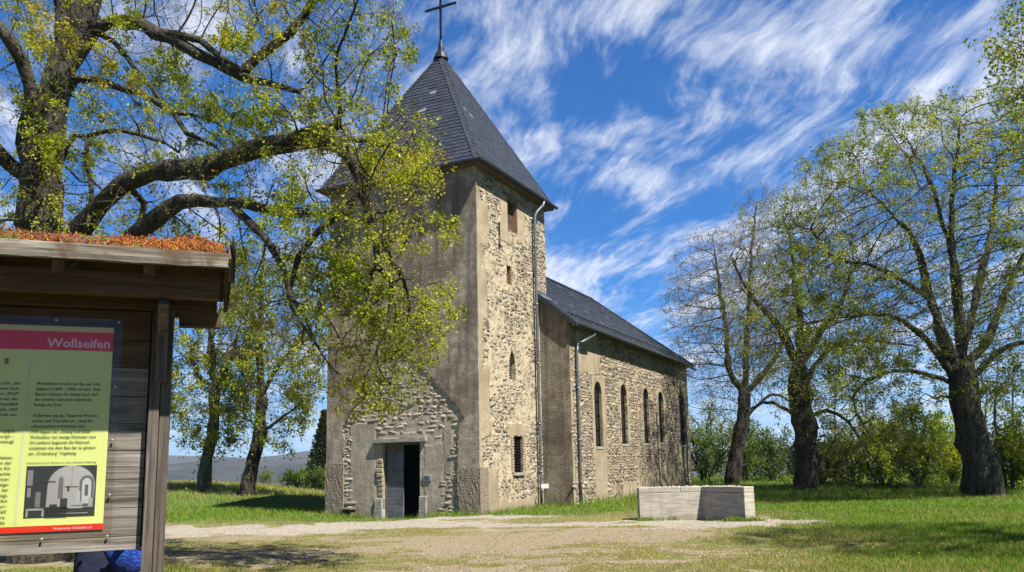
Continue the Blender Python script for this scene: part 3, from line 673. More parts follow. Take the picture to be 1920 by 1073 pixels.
# nave
xR, xL = NW, -TW-NW
WIN = [(7.55, .80, 2.13, 4.68), (10.60, .80, 2.28, 4.8), (13.67, .82, 2.35, 4.86), (16.0, .84, 2.42, 4.88), (19.75, 1.22, 2.37, 5.14)]
bm = bmesh.new()
panel(bm, rect(NF, NL, -.8, NH+.05), [lancet(c, w, z0, z1) for c, w, z0, z1 in WIN], lambda a, z: (xR, a, z), (-1, 0, 0), .42)
panel(bm, rect(NF, NL, -.8, NH+.05), [], lambda a, z: (xL, a, z), (1, 0, 0)); panel(bm, rect(xL, xR, -.8, NH+.05), [], lambda a, z: (a, NL, z), (0, -1, 0))
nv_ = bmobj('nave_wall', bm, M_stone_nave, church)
NBX = [(4.6, 4.95, -1, 7, .3), (5.55, 7.95, 4.9, 6.6, .8), (6.9, 8.35, -.5, 4.9, .45), (18.6, 22, 1.0, 6.6, .8), (10, 13, -.6, .75, .8), (12.8, 18.5, -.6, 1.3, 1.0), (13.5, 15., 5.6, 6.6, .6)]
rubble('facing_stones', nv_, lambda a, z, d: (xR+d, a, z), NF+.05, NL-.05, -.1, NH-.05, skipper(NBX, [(c-w/2-.1, c+w/2+.1, z0-.15, z1+.05) for c, w, z0, z1 in WIN]), 23, PAL, .015, .66)
sl_ = (NR-NH)/(xR+.33-CX)
zr = NR-sl_*(0-CX)
bm = bmesh.new(); panel(bm, [(0.004, -.8), (xR, -.8), (xR, NH+sl_*.28), (0.004, zr-.05)], [], lambda a, z: (a, NF, z), (0, 1, 0))
panel(bm, [(-TW, -.8), (xL, -.8), (xL, NH+sl_*.28), (-TW, zr-.05)], [], lambda a, z: (a, NF, z), (0, 1, 0)); panel(bm, [(-TW, 6), (0, 6), (0, zr), (CX, NR-.1), (-TW, zr)], [], lambda a, z: (a, TD+.02, z), (0, 1, 0))
bmobj('nave_front_wall', bm, M_navefront, church)
for c, w, z0, z1 in WIN:
    bm = bmesh.new(); lp = lancet(c, w+.03, z0-.02, z1+.02); bm.faces.new([bm.verts.new((xR-.15, a, z)) for a, z in lp]); p = bmobj('nave_window', bm, M_glass, church)
    bm = bmesh.new()
    for i in range(5): z = z0+.12+(z1-z0-.3)*i/4; box(bm, xR-.135, xR-.10, c-w/2, c+w/2, z-.02, z+.02)
    for a in ((c-w/2+.03, c, c+w/2-.03) if w < 1 else (c-w/2+.03, c-w/6, c+w/6, c+w/2-.03)): box(bm, xR-.14, xR-.11, a-.016, a+.016, z0, z1-(.12 if a == c else .4))
    bmobj('window_bars', bm, M_iron, p)
    bm = bmesh.new(); box(bm, xR-.13, xR+.02, c-w/2-.03, c+w/2+.03, z0-.1, z0-.003); bmobj('window_sill', bm, M_greystone, church)
nex, nL2, nfr = xR+.33, NL+.33, NF-.10
Lx = 2*CX-nex
v = [(nex, nfr, NH), (nex, nL2, NH), (CX, RL, NR), (CX, nfr, NR), (Lx, nfr, NH), (Lx, nL2, NH)]
nroof = solid('nave_roof', v, [(0, 1, 2, 3), (4, 3, 2, 5), (1, 5, 2)], simple('roof_deck', (.05, .05, .06), .9), church)
hs_ = math.hypot(nex-CX, NR-NH); us = np.array([CX-nex, 0, NR-NH])/hs_
pol = [((nex, nfr, NH), (0, 1, 0), us, [(0, 0), (nL2-nfr, 0), (RL-nfr, hs_), (0, hs_)]),
       ((Lx, nfr, NH), (0, 1, 0), us*np.array([-1, 1, 1]), [(0, 0), (nL2-nfr, 0), (RL-nfr, hs_), (0, hs_)])]
hb = math.hypot(nL2-RL, NR-NH); pol.append(((nex, nL2, NH), (-1, 0, 0), np.array([0, RL-nL2, NR-NH])/hb, [(0, 0), (nex-Lx, 0), ((nex-Lx)/2, hb)]))
# the tower stands in the nave roof: full rows below its side wall, rows behind it above
fr_ = nex/(nex-CX); L_ = nL2-nfr; hipx = L_+(RL-nL2)*fr_; y_t = TD-nfr+.02
sp_ = [(p[0], p[1], p[2], [(0, 0), (L_, 0), (hipx, hs_*fr_), (0, hs_*fr_)]) for p in pol[:2]]
sp_ += [(tuple(np.array(p[0])+np.array(p[2])*hs_*fr_), p[1], p[2], [(y_t, 0), (hipx, 0), (RL-nfr, hs_*(1-fr_)), (y_t, hs_*(1-fr_))]) for p in pol[:2]]
slates('slates', sp_+pol[2:], nroof, .24, .17, .05)
bm = bmesh.new(); beam(bm, (CX, TD, NR+.03), (CX, RL, NR+.03), .22, .05); beam(bm, (nex, nL2, NH+.05), (CX, RL, NR+.04), .2, .05); beam(bm, (Lx, nL2, NH+.05), (CX, RL, NR+.04), .2, .05)
bmobj('ridge_slates', bm, M_slate2, nroof)
M_verge = simple('verge_dark', (.035, .036, .042), .6)
for sx0 in (1, -1):
    bm = bmesh.new()
    def mx(x): return x if sx0 == 1 else 2*CX-x
    a_, b_ = Vector((mx(nex), nfr-.02, NH-.05)), Vector((mx(.02), nfr-.02, zr-.06)); beam(bm, a_, b_, .05, .17); bmobj('verge_board', bm, M_verge, nroof)
bm = bmesh.new(); beam(bm, (.15, NF-.12, zr-sl_*.15+.06), (.15, TD+.08, zr-sl_*.15+.06), .30, .02, (sl_, 0, 1)); box(bm, .004, .02, NF-.12, TD, zr-.02, zr+.17); bmobj('flashing', bm, M_zinc, nroof)
bm = bmesh.new(); box(bm, xR+.002, nex-.03, NF, NL+.30, NH-.06, NH-.02); box(bm, xL, xR, NL+.002, NL+.3, NH-.06, NH-.02); box(bm, nex-.03, nex-.004, NF, NL+.3, NH-.12, NH-.001); bmobj('eave_boards', bm, M_eave, nroof)
bm = bmesh.new(); gutter(bm, (nex+.07, NF-.12, NH-.01), (nex+.07, NL-1.2, NH-.03)); gutter(bm, (nex+.05, NL-1.15, NH-.10), (nex+.05, NL+.4, NH-.13)); bmobj('gutter', bm, simple('dark_gutter', (.085, .095, .11), .5, .4, .2, 3, .1), nroof)
bm = bmesh.new(); tube(bm, [(nex+.07, 6.45, NH-.06), (nex+.05, 6.43, NH-.24), (nex-.1, 5.7, NH-.52), (xR+.10, 5.30, NH-.66), (xR+.09, 5.27, NH-1.0), (xR+.09, 5.27, .9), (xR+.09, 5.27, -.1)], .05, 12)
for z in (4.2, 2.3, .8): tube(bm, [(xR+.09, 5.27, z), (xR+.09, 5.27, z+.06)], .062, 12); box(bm, xR-.01, xR+.09, 5.25, 5.29, z, z+.03)
for p in bm.faces: p.smooth = True
bmobj('downpipe', bm, M_zinc, church)
bm = bmesh.new(); tube(bm, [(nex+.05, 18.5, NH-.05), (nex+.05, 18.5, NH-.28)], .04, 8); bmobj('spout', bm, M_zinc, nroof)
bm = bmesh.new()
nz_ = np.array([us[2], 0, -us[0]]); base = np.array([nex, 0, NH])+us*.55
i = 0
for y in np.arange(NF+.15, NL-1.0, .42):
    p = Vector(base+np.array([0, y, 0])); q = p+Vector(nz_)*.17; beam(bm, p-Vector(us)*.10, q+Vector(us)*.04, .04, .03); beam(bm, p+Vector(us)*.12, q+Vector(us)*.04, .04, .03)
for off in (.10, .17): beam(bm, Vector(base+nz_*off+us*.04+np.array([0, NF+.1, 0])), Vector(base+nz_*off+us*.04+np.array([0, NL-1.0, 0])), .035, .035)
bmobj('snow_guard', bm, M_zinc, nroof)

# ------------------------------------------------------------------ information board
SB = Vector((-2.183, 4.8, 0)); SROT = math.atan2(math.cos(R_(68.5)), math.sin(R_(68.5)))
sgn = empty('information_board', SB, SROT); gz = -.25
tag(sgn, 'roofed timber notice board with yellow green village history poster, red sedum on top', 'notice board')
SW_ = 2.35                                                # boarded width to the left of the right post
bm = bmesh.new(); z = .998
for h in (.075, .155, .155, .16, .15, .155, .16): box(bm, -SW_, 0, 0, .035+random.uniform(-.003, .003), z+.002, z+h-.002); z += h
brd = bmobj('back_boards', bm, M_wood_x, sgn)
bm = bmesh.new()
for h in (.16, .17): box(bm, -SW_, 0, 0, .035, z+.002, z+h-.002); z += h
bmobj('top_boards', bm, M_wood_brown, sgn)
bm = bmesh.new(); box(bm, -SW_-.01, .0125, .041, .06, 1.01, 2.36); bmobj('backing', bm, M_wood_brown, sgn)
for x0 in (.012, -SW_-.13):
    bm = bmesh.new(); box(bm, x0, x0+.055, -.07, .05, gz-.3, 2.38); box(bm, x0+.058, x0+.112, -.05, .07, gz-.3, 2.38)
    bmesh.ops.subdivide_edges(bm, edges=bm.edges[:], cuts=2)
    pst = bmobj('post', bm, M_wood_z, sgn, bevel=.004)
    bm = bmesh.new(); box(bm, x0+.03, x0+.085, -.15, -.072, 1.92, 2.37); beam(bm, (x0+.06, -.13, 2.2), (x0+.06, -.29, 2.35), .05, .06); beam(bm, (x0+.06, .07, 2.1), (x0+.06, .45, 2.40), .05, .07); bmobj('bracket', bm, M_wood_z, pst)
bm = bmesh.new(); box(bm, -SW_-.45, .36, -.33, -.25, 2.37, 2.49); bmobj('front_beam', bm, M_wood_brown, sgn)
bm = bmesh.new(); box(bm, -SW_-.45, .36, .28, .36, 2.37, 2.49); bmobj('rear_beam', bm, M_wood_brown, sgn)
for x0 in (.02, -SW_-.13):
    bm = bmesh.new(); box(bm, x0+.13, x0+.36, -.02, .06, 2.26, 2.345) if x0 > 0 else box(bm, x0-.3, x0, -.02, .06, 2.26, 2.345); bmobj('outrigger', bm, M_wood_brown, sgn)
bm = bmesh.new(); box(bm, -SW_-.4, .34, -.055, .055, 2.345, 2.43); bmobj('purlin', bm, M_wood_brown, sgn)
def pitch(y): return 2.545+(.45-abs(y))*.42
rf = empty('roof', (0, 0, 0)); rf.parent = sgn
for s_ in (-1, 1):
    bm = bmesh.new(); e0 = .47*s_
    vs = [bm.verts.new(p) for p in ((-SW_-.5, 0, pitch(0)), (.40, 0, pitch(0)), (.40, e0, pitch(.47)), (-SW_-.5, e0, pitch(.47)))]
    vs2 = [bm.verts.new(v.co-Vector((0, 0, .03))) for v in vs]
    bm.faces.new(vs); bm.faces.new(vs2[::-1])
    for i in range(4): bm.faces.new((vs[i], vs[(i+1) % 4], vs2[(i+1) % 4], vs2[i]))
    bmesh.ops.recalc_face_normals(bm, faces=bm.faces); bmobj('roof_boarding', bm, M_wood_brown, rf)
    bm = bmesh.new()
    for x in np.arange(-SW_-.3, .36, .43): beam(bm, (x+.07, 0, pitch(0)-.07), (x+.07, e0*.93, pitch(.44)-.065), .055, .07)
    bmobj('rafters', bm, M_wood_brown_y, rf)
    bm = bmesh.new(); y0, y1 = (e0-.028, e0) if s_ < 0 else (e0, e0+.028)
    box(bm, -SW_-.52, .40, y0, y1, 2.512, 2.594); bmesh.ops.subdivide_edges(bm, edges=[e for e in bm.edges if abs(e.verts[0].co.x-e.verts[1].co.x) > 1], cuts=40)
    for v in bm.verts: 
        if v.co.z < 2.55: v.co.z += random.uniform(-.003, .004)
    bmobj('fascia', bm, M_wood_fascia, rf)
for x in (.402, -SW_-.53):
    bm = bmesh.new()
    for s_ in (-1, 1): beam(bm, (x+.012, 0, pitch(0)-.03), (x+.012, .49*s_, pitch(.49)-.03), .022, .13)
    bmobj('bargeboard', bm, M_wood_brown_y, rf)
bm = bmesh.new()
for s_ in (-1, 1): beam(bm, (.431, 0, pitch(0)+.0), (.431, .51*s_, pitch(.51)+.0), .006, .19)
bmobj('roof_felt', bm, M_iron, rf)
# sedum mat on the roof
n = 42000; u = rng.uniform(-SW_-.45, .38, n); w_ = rng.uniform(-.46, .46, n)
hh = .015+.10*np.clip(fbm(u*3.2, w_*3.2, 3, 50)-.30, 0, 1)+.02*np.sin(u*2.1)+.03*rng.random(n)**4; edge = np.minimum(1, np.minimum((.47-np.abs(w_))/.06, (.39-u)/.15)); hh = hh*np.clip(edge, .25, 1)
base = np.stack([u, w_, 2.545+(.45-np.abs(w_))*.42+.02+rng.uniform(.2, 1, n)*hh], 1)
an = rng.normal(size=(n, 3)); an[:, 2] = np.abs(an[:, 2])+.4; an /= np.linalg.norm(an, axis=1)[:, None]
sd = np.cross(an, rng.normal(size=(n, 3))); sd /= np.linalg.norm(sd, axis=1)[:, None]; sz = rng.uniform(.004, .012, n)[:, None]
V = np.stack([base-sd*sz*.7, base+an*sz*.4+np.cross(sd, an)*sz*.6, base+sd*sz*.7, base+an*sz*1.5], 1).reshape(-1, 3); i4 = np.arange(n)*4
Fq2 = np.concatenate([np.stack([i4, i4+1, i4+3], 1), np.stack([i4+1, i4+2, i4+3], 1), np.stack([i4+2, i4, i4+3], 1)])
pal = np.array([(.40, .115, .018), (.30, .062, .015), (.50, .19, .022), (.22, .03, .02), (.26, .15, .03)]); wgt = fbm(u*2.3, w_*5, 3, 71)
pi_ = np.clip((wgt*7-1.5+rng.normal(0, .8, n)).astype(int), 0, 4); pi_ = np.where(pi_ == 0, 2, pi_); colr = pal[pi_]*rng.uniform(.5, 1.0, (n, 1)); gr_ = (fbm(u*6, w_*9, 2, 33) > .66)[:, None]; colr = np.where(gr_, np.array((.13, .15, .035)), colr)
lowe = (np.abs(w_) > .40) & (fbm(u*2.6, u*0, 2, 12) > .52); colr[lowe] = np.array((.24, .012, .03))*rng.uniform(.6, 1.3, (lowe.sum(), 1))
M_sedum = leafmat('sedum', .15, .6, .2)
sed = npmesh('sedum_ground_cover', V, Fq2, M_sedum, None, np.repeat(colr, 4, 0)); sed.location = SB; sed.rotation_euler = (0, 0, SROT)
tag(sed, 'orange and red sedum growing over the roof of the notice board', 'sedum', kind='stuff')
nt = 340; xs_ = rng.uniform(-SW_-.4, .38, nt)   # soil under the sedum belongs to the roof
bm = bmesh.new()
for s_ in (-1, 1): beam(bm, (-1.05, 0, pitch(0)+.015), (-1.05, .44*s_, pitch(.44)+.012), 2.75, .03)
bmobj('soil_bed', bm, simple('roof_soil', (.10, .05, .03), .95), rf)
# poster
def flat(name, pts, y, mat, parent, th=.0015):
    bm = bmesh.new(); vs = [bm.verts.new((x, y, z)) for x, z in pts]; f = bm.faces.new(vs)
    r = bmesh.ops.extrude_face_region(bm, geom=[f]); bmesh.ops.translate(bm, verts=[v for v in r['geom'] if isinstance(v, bmesh.types.BMVert)], vec=(0, th, 0))
    bmesh.ops.recalc_face_normals(bm, faces=bm.faces); return bmobj(name, bm, mat, parent)
def printmat(name, c, rough=.35, c2=None):
    m, t, b = newmat(name, rough); o = objc(t); n = t.noise(o, 1.3, 3)
    t.l.new(t.mix(t.mapr(n, .35, .65), c, c2 or [v*.93 for v in c]), b.inputs['Base Color']); return m
m, t, b = newmat('acrylic_sheet', .12); M_acr = m
b.inputs['Base Color'].default_value = (.62, .50, .42, 1); b.inputs['Transmission Weight'].default_value = .0
tr = t.node('ShaderNodeBsdfTransparent', i_Color=(.96, .94, .91, 1)); gl = t.node('ShaderNodeBsdfGlossy', i_Roughness=.06, i_Color=(.9, .9, .9, 1)); fz = t.node('ShaderNodeValue'); fz.outputs[0].default_value = .014
mx = t.node('ShaderNodeMixShader'); t.l.new(fz.outputs[0], mx.inputs[0]); t.l.new(tr.outputs[0], mx.inputs[1]); t.l.new(gl.outputs[0], mx.inputs[2]); t.l.new(mx.outputs[0], t.n['Material Output'].inputs[0])
PX0 = -1.60
ac = flat('acrylic_cover', rect(PX0-.05, -.145, 1.055, 2.285), -.012, M_acr, sgn, .003)
post = flat('poster', rect(PX0, -.19, 1.115, 2.235), -.006, printmat('poster_paper', (.74, .86, .33), .4, (.66, .80, .26)), sgn, .002)
M_pred = printmat('poster_red', (.82, .02, .06)); M_pink = printmat('poster_pink', (.88, .55, .62)); M_ink = printmat('poster_ink', (.06, .085, .03)); M_cream = printmat('poster_cream', (.72, .62, .30)); M_white = printmat('poster_pale', (.66, .74, .48))
flat('poster_band', rect(PX0, -.19, 2.10, 2.205), -.0075, M_pred, post, .0012); flat('poster_stripe', rect(PX0, -.19, 2.205, 2.235), -.0075, M_cream, post, .0012)
flat('poster_band', rect(PX0, -.19, 1.115, 1.148), -.0075, printmat('poster_signal_red', (.72, .035, .02)), post, .0012)
flat('column_line', [(-.617, 1.16), (-.604, 1.16), (-.588, 2.05), (-.600, 2.05)], -.0075, M_white, post, .0012)
DG = None
def lettering(name, items, mat, parent, y):
    Vs, Fs, nb = [], [], 0
    for (s, x, z, size, wfit, right) in items:
        c = bpy.data.curves.new('lettering', 'FONT'); c.body = s; c.size = size; c.resolution_u = 2; c.extrude = 0; c.offset = size*(.022 if size > .05 else .008)
        o = bpy.data.objects.new('lettering', c); COL.objects.link(o)
        me = bpy.data.meshes.new_from_object(o.evaluated_get(bpy.context.evaluated_depsgraph_get())); bpy.data.objects.remove(o); bpy.data.curves.remove(c)
        vs = np.empty(len(me.vertices)*3); me.vertices.foreach_get('co', vs); vs = vs.reshape(-1, 3)
        if len(vs) == 0: continue
        wd = vs[:, 0].max()-vs[:, 0].min(); k = wfit/wd if wfit else 1
        xv = (vs[:, 0]-vs[:, 0].min())*k; xo = x-(wd*k if right else 0)
        Vs += [(xo+a, y, z+b) for a, b in zip(xv, vs[:, 1])]; Fs += [tuple(v+nb for v in p.vertices) for p in me.polygons]; nb += len(vs); bpy.data.meshes.remove(me)
    me = bpy.data.meshes.new(name); me.from_pydata(Vs, [], Fs); return link(name, me, mat, parent)
T = lettering('title_lettering', [('Wollseifen', -.52, 2.118, .068, .315, 0)], M_pink, post, -.0092)
T.data.materials[0] = M_pink
lettering('heading_lettering', [('s', -.695, 2.018, .062, .022, 1)], printmat('poster_dark_red', (.40, .02, .02)), post, -.0092)
rl_ = ['Wollseifener brachte der Bau der Urft-', 'talsperre (1899 – 1905) mit sich. Viele', 'Bauern verloren ihr bestes Land. Auf', 'der anderen Seite kam elektrische', 'Energie ins Dorf.', '', 'Außerdem zog die Talsperre Wochen-', 'endler und Touristen an – neue Ein-', 'nahmequellen erschlossen sich.', '1934 begann der „Anfang vom Ende“', 'Wollseifens: nur wenige Kilometer vom', 'Ort entfernt begannen die National-', 'sozialisten mit dem Bau der so genann-', 'ten „Ordensburg“ Vogelsang.']
wl_ = [.315, .318, .305, .28, .135, 0, .32, .302, .262, .295, .318, .292, .328, .232]
ll_ = ['ließe sich „der', 'Feld, eine leich-', 'war. Und „Wolf“', 'da kommen die-', 'Wölfe. Urkundlich', 'wird erstmals 1069', 'des Bischofs von', '', '', 'Königsgut,', 'Walpurgis –', '1199 bezeugt', '', '', 'lebten', 'von der', 'neuen Kli-', 'machte', 'kommen.', 'eige-', '1470 der', 'liegt.', 'werden. Am', 'Pfarr-', '1660', 'Pfarre.', 'für die']
it_ = []
for i, (s, w) in enumerate(zip(rl_, wl_)):
    if s: it_.append((s, -.556-.0012*i, 1.905-i*.0292, .0235, w, 0))
for i, s in enumerate(ll_):
    if s: it_.append((s, -.632-.0010*i, 1.905-i*.0285, .0235, 0, 1))
it_.append(('Innenraum von St. Rochus vor dem Zweiten Weltkrieg', -.575, 1.478, .013, .335, 0))
lettering('body_lettering', it_, M_ink, post, -.0092)
lettering('footer_lettering', [('Förderverein Wollseifen e.V.', -.43, 1.124, .018, .19, 0)], M_pink, post, -.0092)
# the black and white church interior printed on the poster
g_ = lambda v: printmat('print_grey', (v*.95, v, v*1.06), .4, (v*.6, v*.63, v*.68))
ph = flat('photo_print', rect(-.575, -.235, 1.19, 1.465), -.0075, g_(.05), post, .0012)
def P_(u, v): return (-.575+.34*u, 1.19+.275*v)
arch = [P_(.30, .18), P_(.97, .18)]+[P_(.645+.335*math.cos(a), .62+.38*math.sin(a)) for a in np.linspace(0, math.pi, 14)]
flat('photo_print_shape', arch, -.0084, g_(.5), ph, .0008)
flat('photo_print_shape', [P_(.46, .36), P_(.53, .36)]+[P_(.495+.035*math.cos(a), .70+.09*math.sin(a)) for a in np.linspace(0, math.pi, 8)], -.0089, g_(.2), ph, .0004)
ap = [P_(.76, .2), P_(.97, .2)]+[P_(.865+.105*math.cos(a), .66+.14*math.sin(a)) for a in np.linspace(0, math.pi, 10)]
flat('photo_print_shape', ap, -.0089, g_(.16), ph, .0004)
ap = [P_(.80, .25), P_(.93, .25)]+[P_(.865+.065*math.cos(a), .64+.11*math.sin(a)) for a in np.linspace(0, math.pi, 10)]
flat('photo_print_shape', ap, -.0093, g_(.55), ph, .0004)
for (a, b_, c_, d_, v) in ((.55, .74, .575, .59, .07), (.59, .62, .50, .60, .05), (.645, .65, .6, .98, .2), (.62, .82, .16, .30, .45), (.66, .9, .20, .22, .08), (.30, .60, .0, .2, .03), (.5, .6, .15, .36, .05), (.02, .10, .62, .92, .28), (.03, .08, .40, .58, .3), (.15, .22, .20, .5, .22), (.03, .28, .14, .18, .4), (.03, .06, .02, .15, .4), (.25, .28, .02, .18, .4), (.72, .78, .30, .5, .5), (.84, .89, .4, .62, .12), (.90, .96, .2, .36, .4), (.48, .9, .06, .075, .4), (.35, .46, .20, .25, .06), (.25, .42, .68, .70, .05)):
    flat('photo_print_shape', rect(*(P_(a, 0)[0], P_(b_, 0)[0], P_(0, c_)[1], P_(0, d_)[1])), -.0097, g_(v), ph, .0004)
bm = bmesh.new(); bmesh.ops.create_uvsphere(bm, u_segments=8, v_segments=6, radius=.0075); scm = bpy.data.meshes.new('screw'); bm.to_mesh(scm); bm.free(); scm.materials.append(simple('bright_screw', (.7, .68, .62), .3, .7, 0, 1, 0))
for x, z in [(x, z) for x in list(np.arange(PX0, -.2, .28))+[-.165] for z in (1.078, 2.268)]+[(-.165, z) for z in (1.3, 1.6, 1.9)]:
    o = link('screw', scm, None, ac); o.location = (x, -.016, z)

# ------------------------------------------------------------------ person in a blue jacket behind the board
def skin(name, pts, edges, radii, mat, parent=None, lv=2, root=0):
    me = bpy.data.meshes.new(name); me.from_pydata(pts, edges, []); o = link(name, me, mat, parent)
    o.modifiers.new('skin', 'SKIN'); sv_ = me.skin_vertices[0].data
    for i, r in enumerate(radii): sv_[i].radius = (r, r) if not hasattr(r, '__len__') else r
    sv_[root].use_root = True; o.modifiers['skin'].use_smooth_shade = True
    ss = o.modifiers.new('sub', 'SUBSURF'); ss.levels = lv; ss.render_levels = lv
    dg = bpy.context.evaluated_depsgraph_get(); me2 = bpy.data.meshes.new_from_object(o.evaluated_get(dg)); o.modifiers.clear(); o.data = me2
    for p in me2.polygons: p.use_smooth = True
    return o
ppos = at(196, 1050, 6.3); pg = g1(ppos[0], 6.3)
per = empty('person', (ppos[0], 6.3, pg), R_(25))
tag(per, 'person in a bright blue rain jacket and navy trousers standing behind the notice board', 'person')
M_skin = simple('skin', (.52, .33, .24), .55, 0, .08, 10, .1); M_navy = simple('navy_trousers', (.012, .016, .045), .85, 0, .3, 8, .5, 30)
m, t, b = newmat('blue_jacket', .85); M_blue = m; o = objc(t); n = t.noise(o, 16, 5, .65, 2.5)
t.l.new(t.mix(t.mapr(n, .4, .6), (.010, .045, .40), (.03, .12, .62)), b.inputs['Base Color']); bump(t, b, n, 1., .07)
J = [(0, 0, .94), (0, .01, 1.12), (0, 0, 1.36), (0, 0, 1.47), (0, -.01, 1.55), (0, -.02, 1.66), (0, -.02, 1.72)]; E_ = [(i, i+1) for i in range(6)]; Rr = [.10, .105, (.15, .10), .07, .055, .085, .075]
for s_ in (-1, 1):
    b0 = len(J); J += [(s_*.19, 0, 1.40), (s_*.24, .05, 1.16), (s_*.17, -.17, 1.22), (s_*.13, -.24, 1.25)]; E_ += [(2, b0), (b0, b0+1), (b0+1, b0+2), (b0+2, b0+3)]; Rr += [.055, .042, .03, (.04, .02)]
    b1 = len(J); J += [(s_*.095, 0, .86), (s_*.10, -.02, .48), (s_*.10, .02, .09), (s_*.11, -.14, .04)]; E_ += [(0, b1), (b1, b1+1), (b1+1, b1+2), (b1+2, b1+3)]; Rr += [.085, .058, .042, .035]
    for f_ in range(4):
        q0 = len(J); fz_ = 1.22+.02*f_; J += [(s_*.10, -.275, fz_), (s_*.075, -.295-.004*(f_ in (1, 2)), fz_), (s_*.05, -.29, fz_)]; E_ += [(b0+3, q0), (q0, q0+1), (q0+1, q0+2)]; Rr += [.0095, .0085, .0075]
    q0 = len(J); J += [(s_*.105, -.235, 1.285), (s_*.08, -.25, 1.295)]; E_ += [(b0+3, q0), (q0, q0+1)]; Rr += [.011, .009]
body = skin('body', J, E_, Rr, M_skin, per)
skin('jacket', [(0, 0, 1.12), (0, .01, 1.22), (0, 0, 1.37), (0, 0, 1.46), (-.21, 0, 1.39), (-.26, .05, 1.15), (-.19, -.14, 1.21), (.21, 0, 1.39), (.26, .05, 1.15), (.19, -.14, 1.21), (.17, -.03, 1.03), (.25, -.05, .96)], [(0, 1), (1, 2), (2, 3), (2, 4), (4, 5), (5, 6), (2, 7), (7, 8), (8, 9), (0, 10), (10, 11)], [(.19, .15), (.185, .145), (.19, .14), .08, .085, .072, .05, .085, .072, .05, (.10, .12), (.055, .09)], M_blue, per)
skin('trousers', [(-.03, 0, 1.28), (-.03, 0, .92), (-.10, 0, .84), (-.105, -.02, .48), (-.105, .02, .07), (.10, 0, .84), (.105, -.02, .48), (.105, .02, .07)], [(0, 1), (1, 2), (2, 3), (3, 4), (1, 5), (5, 6), (6, 7)], [(.175, .13), (.19, .14), .105, .08, .07, .105, .08, .07], M_navy, per)
skin('hair', [(0, .015, 1.68), (0, -.005, 1.76)], [(0, 1)], [.098, .075], simple('brown_hair', (.05, .03, .018), .7), per)
for s_ in (-1, 1):
    bm = bmesh.new(); bmesh.ops.create_uvsphere(bm, u_segments=8, v_segments=6, radius=.011, matrix=Matrix.Translation((s_*.032, -.100, 1.675))); bmobj('eye', bm, M_dark, per, True)
bm = bmesh.new(); bmesh.ops.create_cone(bm, segments=8, radius1=.016, radius2=.007, depth=.045, cap_ends=True, matrix=Matrix.Translation((0, -.112, 1.645)) @ Matrix.Rotation(R_(20), 4, 'X')); box(bm, -.024, .024, -.104, -.092, 1.605, 1.613)
bmobj('face_features', bm, M_skin, per, True)
for s_ in (-1, 1):
    bm = bmesh.new(); bmesh.ops.create_uvsphere(bm, u_segments=12, v_segments=8, radius=1, matrix=Matrix.Translation((s_*.11, -.06, .045)) @ Matrix.Diagonal((.052, .14, .05, 1))); bmobj('shoe', bm, M_dark, per, True)

# ------------------------------------------------------------------ pale stone monument
c0 = at(1200, 975, 21.5); c1 = at(1318, 974.5, 21.55); c2 = at(1398, 972, 20.35)
gm = min(g1(c[0], c[1]) for c in (c0, c1, c2)); P0, P1, P2 = (np.array(c[:2]) for c in (c0, c1, c2))
mon = empty('monument', (P1[0], P1[1], gm)); tag(mon, 'low pale stone angled wall monument with loose pebbles along its top', 'monument')
def thick(A_, B_, w):
    d_ = (B_-A_)/np.linalg.norm(B_-A_); n_ = np.array([-d_[1], d_[0]]); return d_, n_*w
d1, n1_ = thick(P0, P1, .34); d2_, n2_ = thick(P1, P2, .34)
# mitre at the back of the angle
mb = P1 + (n1_+n2_)/ (1+np.dot(n1_, n2_)/(.34*.34))
foot1 = [P0, P1, mb, P0+n1_]; foot2 = [P1, P2, P2+n2_, mb]
def prism(bm, foot, z0, z1, off=0.):
    a = [bm.verts.new((p[0]-P1[0], p[1]-P1[1], z0)) for p in foot]; b_ = [bm.verts.new((p[0]-P1[0], p[1]-P1[1], z1)) for p in foot]; k = len(foot)
    bm.faces.new(a[::-1]); bm.faces.new(b_)
    for i in range(k): bm.faces.new((a[i], a[(i+1) % k], b_[(i+1) % k], b_[i]))
def lerp(a, b_, q): return a+(b_-a)*q
MZ = .83
bm = bmesh.new(); prism(bm, foot1, -.3, MZ-.138); bmesh.ops.recalc_face_normals(bm, faces=bm.faces); bmobj('wall_block', bm, M_concrete, mon, bevel=.008)
bm = bmesh.new(); prism(bm, [lerp(p, mb if i in (0, 3) else p, .002) for i, p in enumerate(foot2)], -.3, MZ-.138); bmesh.ops.recalc_face_normals(bm, faces=bm.faces); bmobj('wall_block', bm, M_concrete, mon, bevel=.008)
for foot, q0, q1 in ((foot1, 0, .662), (foot1, .668, 1.), (foot2, .0, .10), (foot2, .107, 1.)):
    a, b_, c_, d_ = foot; bm = bmesh.new(); prism(bm, [lerp(a, b_, q0), lerp(a, b_, q1), lerp(d_, c_, q1), lerp(d_, c_, q0)], MZ-.128, MZ); bmesh.ops.recalc_face_normals(bm, faces=bm.faces); bmobj('capping_slab', bm, M_concrete, mon, bevel=.007)
bm = bmesh.new(); bmesh.ops.create_icosphere(bm, subdivisions=1, radius=1)
for v in bm.verts: v.co *= random.uniform(.8, 1.15)
pebme = bpy.data.meshes.new('pebble'); bm.to_mesh(pebme); bm.free(); pebme.materials.append(simple('pale_pebble', (.66, .60, .50), .8, 0, .3, 20))
